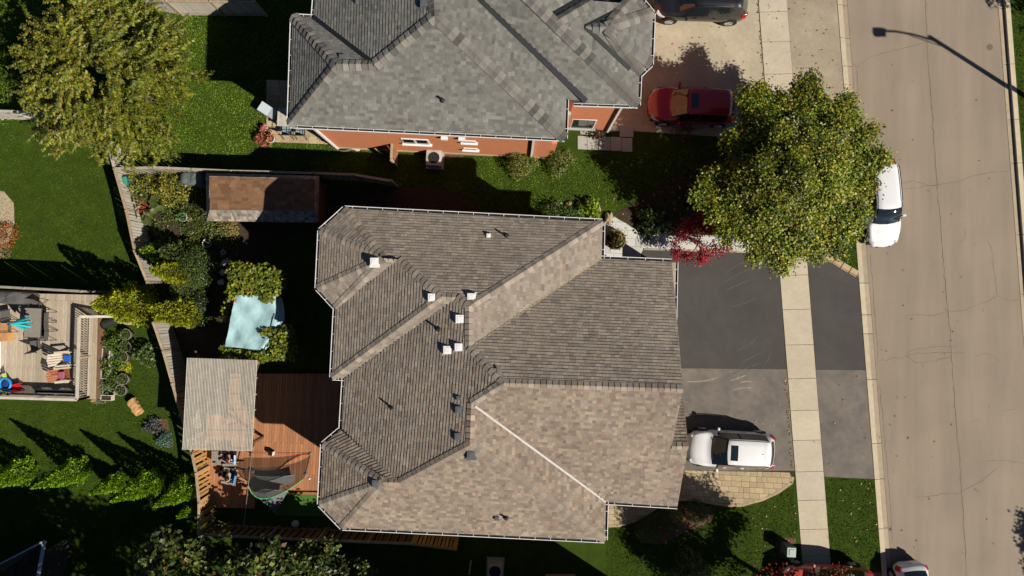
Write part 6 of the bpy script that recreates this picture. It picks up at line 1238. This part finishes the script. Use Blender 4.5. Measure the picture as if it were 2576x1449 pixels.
# hose and meter clutter at the brick wall
b = P(868, 372); k = thing('garden_hose', 'coiled grey green garden hose by the brick wall foundation', 'hose', b); MB().tube([(.42 * math.cos(t * .5) * (1 + .05 * math.sin(t)), .22 * math.sin(t * .5), .03 + .006 * t) for t in range(0, 50)], .018, 6).build('coil', M('hose', (.09, .12, .08), .6), k, smooth=True, local=True)
rock('pale rubble block at the foot of the brick wall', 897, 372, .3, .17, .25, m_rockw)
# ---------------------------------------------------------------- red deck: chairs, people, net
AW = M('grey_cedar', (.24, .215, .18), .9, .2, 6); m_stripe = M('blue_stripe', (.30, .45, .62), .85, .25, 3)
q1, q2 = P(574, 1150, ZR2 + .4), P(574, 1196, ZR2 + .4)
slat_chair('weathered lounge chair with a striped cushion under the pergola edge', 581, 1150, ZR2, R(180), AW, AW, cushion=m_stripe); slat_chair('weathered lounge chair with a blue cushion out on the open deck', 581, 1196, ZR2, R(168), AW, AW, cushion=M('blue_cushion', (.08, .2, .42), .85, .1))
b = P(545, 1152, ZR2 + .4); k = thing('side_table', 'weathered plank side table holding a phone', 'table', (b.x, b.y, ZR2), R(-2))
for i in range(6): MB().box((-.22 + i * .09, 0, .42), (.08, .72, .025)).build('plank', AW, k, local=True)
for x in (-.2, .2):
    for y in (-.3, .3): MB().box((x, y, .2), (.05, .05, .42)).build('leg', AW, k, local=True)
MB().box((b.x - .12, b.y - .2, ZR2 + .442), (.16, .09, .012)).own('phone', m_trim, 'black phone lying on the weathered side table', 'phone')
def skinned(name, pts, edges, rad, mat, parent, sub=1):
    me = bpy.data.meshes.new(name); me.from_pydata(pts, edges, []); o = bpy.data.objects.new(name, me); COL.objects.link(o); o.parent = parent; me.materials.append(mat)
    md = o.modifiers.new('Skin', 'SKIN'); md.use_smooth_shade = True
    for i, r in enumerate(rad): me.skin_vertices[0].data[i].radius = (r, r)
    me.skin_vertices[0].data[0].use_root = True; s = o.modifiers.new('Subdivision', 'SUBSURF'); s.levels = sub; s.render_levels = sub
    return o
def person(label, u, v, z, rz, shirt, pants, hair, skin, shoes, lean=.0):
    b = P(u, v, z + .5); r = thing('person', label, 'person', (b.x, b.y, z), rz)      # sits facing +x, hips at the origin of the seat
    J = [(-.12, 0, .42), (-.2, 0, .60), (-.29, 0, .80), (-.31, 0, .92), (-.30, 0, 1.0), (-.29, 0, 1.10)]; Rd = [.135, .125, .14, .065, .09, .10]; E_ = [(0, 1), (1, 2), (2, 3), (3, 4), (4, 5)]
    SH, PA = ([0, 1, 2], [(0, 1), (1, 2)]), ([0], [])
    def add(p, rr, par): J.append(p); Rd.append(rr); E_.append((par, len(J) - 1)); return len(J) - 1
    for s in (1, -1):
        sh_ = add((-.28, s * .17, .82), .062, 2); el = add((-.10, s * .27, .62), .05, sh_); wr = add((.14, s * (.16 if s > 0 else .2), .60), .034, el); pm = add((.20, s * .14, .60), .036, wr); SH[0].extend((sh_, el)); SH[1].extend(((2, sh_), (sh_, el)))
        for f in range(4): k1 = add((.25, s * (.165 - f * .018), .60 - .004 * f), .009, pm); add((.28 + .008 * (1.5 - abs(f - 1.5)), s * (.167 - f * .019), .575), .008, k1)
        t1 = add((.21, s * .10, .595), .011, pm); add((.245, s * .09, .58), .009, t1)
        kn = add((.34, s * .12, .50), .068, 0); hp = add((.0, s * .1, .42), .09, 0); E_.pop(); E_.append((0, hp)); E_[E_.index((0, kn))] = (hp, kn); an = add((.48, s * .12, .10), .043, kn); ft = add((.62, s * .13, .045), .04, an); PA[0].extend((hp, kn, an)); PA[1].extend(((0, hp), (hp, kn), (kn, an)))
    body = skinned('body', J, E_, Rd, skin, r, 1)
    def cloth(nm, ids, ed, k, mat, extra=1.14):
        mp = {i: n for n, i in enumerate(ids)}; return skinned(nm, [J[i] for i in ids], [(mp[a], mp[c_]) for a, c_ in ed], [Rd[i] * extra + .008 for i in ids], mat, r, 1)
    cloth('shirt', SH[0], SH[1], 0, shirt); cloth('trousers', PA[0], PA[1], 0, pants)
    MB().lathe([(.02, .125), (.075, .11), (.108, .06), (.115, .0), (.105, -.05), (.06, -.07)], (-.315, 0, 1.09), 14).build('hair', hair, r, smooth=True, local=True)
    for s in (1, -1): MB().box((.57, s * .13, .04), (.27, .1, .08), top=.75).build('shoe', shoes, r, local=True); MB().lathe([(.004, .008), (.009, 0), (.004, -.008)], (-.196, s * .035, 1.06), 6).build('eye', m_trim, body, local=True); MB().box((-.29, s * .1, 1.05), (.04, .025, .06)).build('ear', skin, body, local=True)
    MB().box((-.185, 0, 1.035), (.035, .025, .04), top=.5).build('nose', skin, body, local=True); MB().box((-.197, 0, .995), (.012, .05, .01)).build('mouth', M('lip', (.3, .1, .08), .6), body, local=True)
    return r
sk = M('skin', (.48, .27, .18), .6, .06)
person('person in a maroon patterned top sitting on the striped cushion chair', 568, 1149, ZR2 - .02, R(180), M('maroon_top', (.10, .012, .03), .85, .6, 14), M('purple_trousers', (.04, .015, .05), .85, .3), M('dark_hair', (.015, .012, .01), .6), sk, m_trim)
person('person in a pale grey shirt and black trousers on the blue cushion chair', 568, 1194, ZR2 - .02, R(168), M('pale_shirt', (.42, .43, .45), .85, .1, 10), M('black_trousers', (.018, .018, .02), .85, .2), M('dark_hair', (.015, .012, .01)), sk, m_trim)
# sports rebound net with a green hoop
nt_ = thing('sports_net', 'black sports net on two posts with a curved green hoop on the deck edge', 'net', P(690, 1225, ZR2))
def netmat():
    m = bpy.data.materials.new('black_net'); m.use_nodes = True; t = m.node_tree; b = t.nodes['Principled BSDF']; b.inputs['Base Color'].default_value = (.012, .012, .012, 1); b.inputs['Roughness'].default_value = .8
    tr = t.nodes.new('ShaderNodeBsdfTransparent'); mx = t.nodes.new('ShaderNodeMixShader'); mx.inputs[0].default_value = .62; t.links.new(tr.outputs[0], mx.inputs[1]); t.links.new(b.outputs[0], mx.inputs[2]); t.links.new(mx.outputs[0], t.nodes['Material Output'].inputs[0]); return m
m_net = netmat(); m_green = M('green_tube', (.06, .42, .14), .45, .08); ZN = 1.5
def curve3(a, m_, b, k=14): return [a * (1 - t) ** 2 + m_ * 2 * t * (1 - t) + b * t ** 2 for t in [i / k for i in range(k + 1)]]
h0, h1, h2 = P(625, 1222, ZN), P(646, 1294, ZN - .2), P(762, 1206, ZN); hoop = curve3(h0, h1, h2, 22); MB().tube(hoop, .024, 8).build('hoop', m_green, nt_, smooth=True)
pL, pR, pb = P(632, 1140, ZR2 + .05), P(781, 1143, ZR2 + .05), P(770, 1193, ZR2 + .6)
MB().tube([pL, P(631, 1168, ZR2 + .9), h0], .022, 8).build('post', m_blackmetal, nt_, smooth=True); MB().tube([pR, P(772, 1175, ZR2 + .7), h2], .014, 8).build('post', m_blackmetal, nt_, smooth=True)
MB().tube([pL + Vector((0, 0, .04)), pR + Vector((0, 0, .04))], .01, 6).build('strap', M('red_strap', (.55, .02, .02), .6), nt_)
for p in (pL, pR, P(770, 1193, ZR2 + .05)): MB().box((p.x, p.y, ZR2 + .03), (.16, .13, .06), .6).build('anchor', M('anchor_grey', (.2, .2, .2), .7), nt_)
top_e = curve3(P(606, 1178, .9), P(700, 1176, .9), P(770, 1193, ZN - .2), 22)
mb = MB(); mb.add(hoop + top_e, [(i, i + 1, 24 + i, 23 + i) for i in range(22)]); mb.build('net', m_net, nt_, smooth=True)
up_e = curve3(P(640, 1176, 1.0), P(735, 1178, .95), P(781, 1145, .6), 22); mb = MB(); mb.add(top_e + up_e, [(i, i + 1, 24 + i, 23 + i) for i in range(22)]); mb.build('net', m_net, nt_, smooth=True)
m_pouch = M('grey_pouch', (.22, .22, .23), .8, .12, 6); pch = curve3(P(636, 1196, .75), P(690, 1204, .7), P(742, 1194, .85), 16); lo_ = curve3(P(650, 1204, .6), P(700, 1232, .45), P(740, 1210, .6), 16); MB().add(pch + lo_, [(i, i + 1, 18 + i, 17 + i) for i in range(16)]).build('pouch', m_pouch, nt_, smooth=True)
MB().tube(pch, .02, 6).build('pouch_edge', M('pale_edge', (.5, .5, .5), .7), nt_)
c0, c1, c2, c3 = P(636, 1242, .9), P(664, 1230, 1.2), P(724, 1236, .95), P(693, 1290, .5); MB().add([c0, c1, c2, c3], [(0, 1, 3), (1, 2, 3)]).build('funnel', M('grey_mesh', (.13, .13, .135), .8, .2, 9), nt_)
for a, b_2 in ((c0, c1), (c1, c2)): MB().tube([a, b_2], .014, 6).build('funnel_edge', M('pale_edge', (.5, .5, .5)), nt_)
MB().tube(curve3(P(671, 1261, 1.0), P(672, 1280, .5), P(698, 1294, .05), 10), .018, 8).build('leg', m_green, nt_, smooth=True)
def ball(label, u, v, r, mat, z=0.):
    b_ = P(u, v, z + r); MB().lathe([(r * math.cos(t), r + r * math.sin(t)) for t in [-1.5 + i * 3.0 / 10 for i in range(11)]], (b_.x, b_.y, z), 18).own('ball', mat, label, 'ball', smooth=True)
ball('pale ball lying on the shaded ground below the deck', 743, 1318, .2, M('pale_ball', (.5, .45, .42), .5)); ball('grey patterned ball on the deck by the net', 635, 1187, .13, M('grey_ball', (.35, .34, .32), .5, .5, 12), ZR2)
b = P(680, 1141, ZR2 + .3); k = thing('speaker', 'black speaker with a white rim on the red deck', 'speaker', (b.x, b.y, ZR2), R(-8)); MB().box((0, 0, .16), (.24, .22, .32), top=.92).build('case', m_trim, k, local=True); MB().box((.13, 0, .18), (.03, .2, .3)).build('rim', m_white, k, local=True)
b = P(806 - 27, 1204, ZR2); MB().lathe([(.05, 0), (.05, .05), (.02, .06)], b, 8).own('deck_light', m_white, 'tiny white deck light near the net anchor', 'light')
wr_ = [P(633, 1140, 2.3), P(628, 1200, 2.0), P(612, 1330, 1.9)]; MB().tube(curve3(*wr_), .008, 5).own('string_wire', m_wgrey, 'thin wire strung from the deck to the dark fence', 'wire')
MB().box((P(1409, 1449).x, P(1409, 1449).y - .15, .25), (1.6, .5, .5)).own('planter_wall', M('terracotta_block', (.42, .20, .11), .8, .1), 'terracotta coloured block wall in the shaded side yard', 'wall')
MB().bar(P(1185, 1410, .3), P(1180, 1445, .3), .1, .08).own('wood_beam', m_wgrey, 'grey timber post lying in the shaded side yard', 'post')
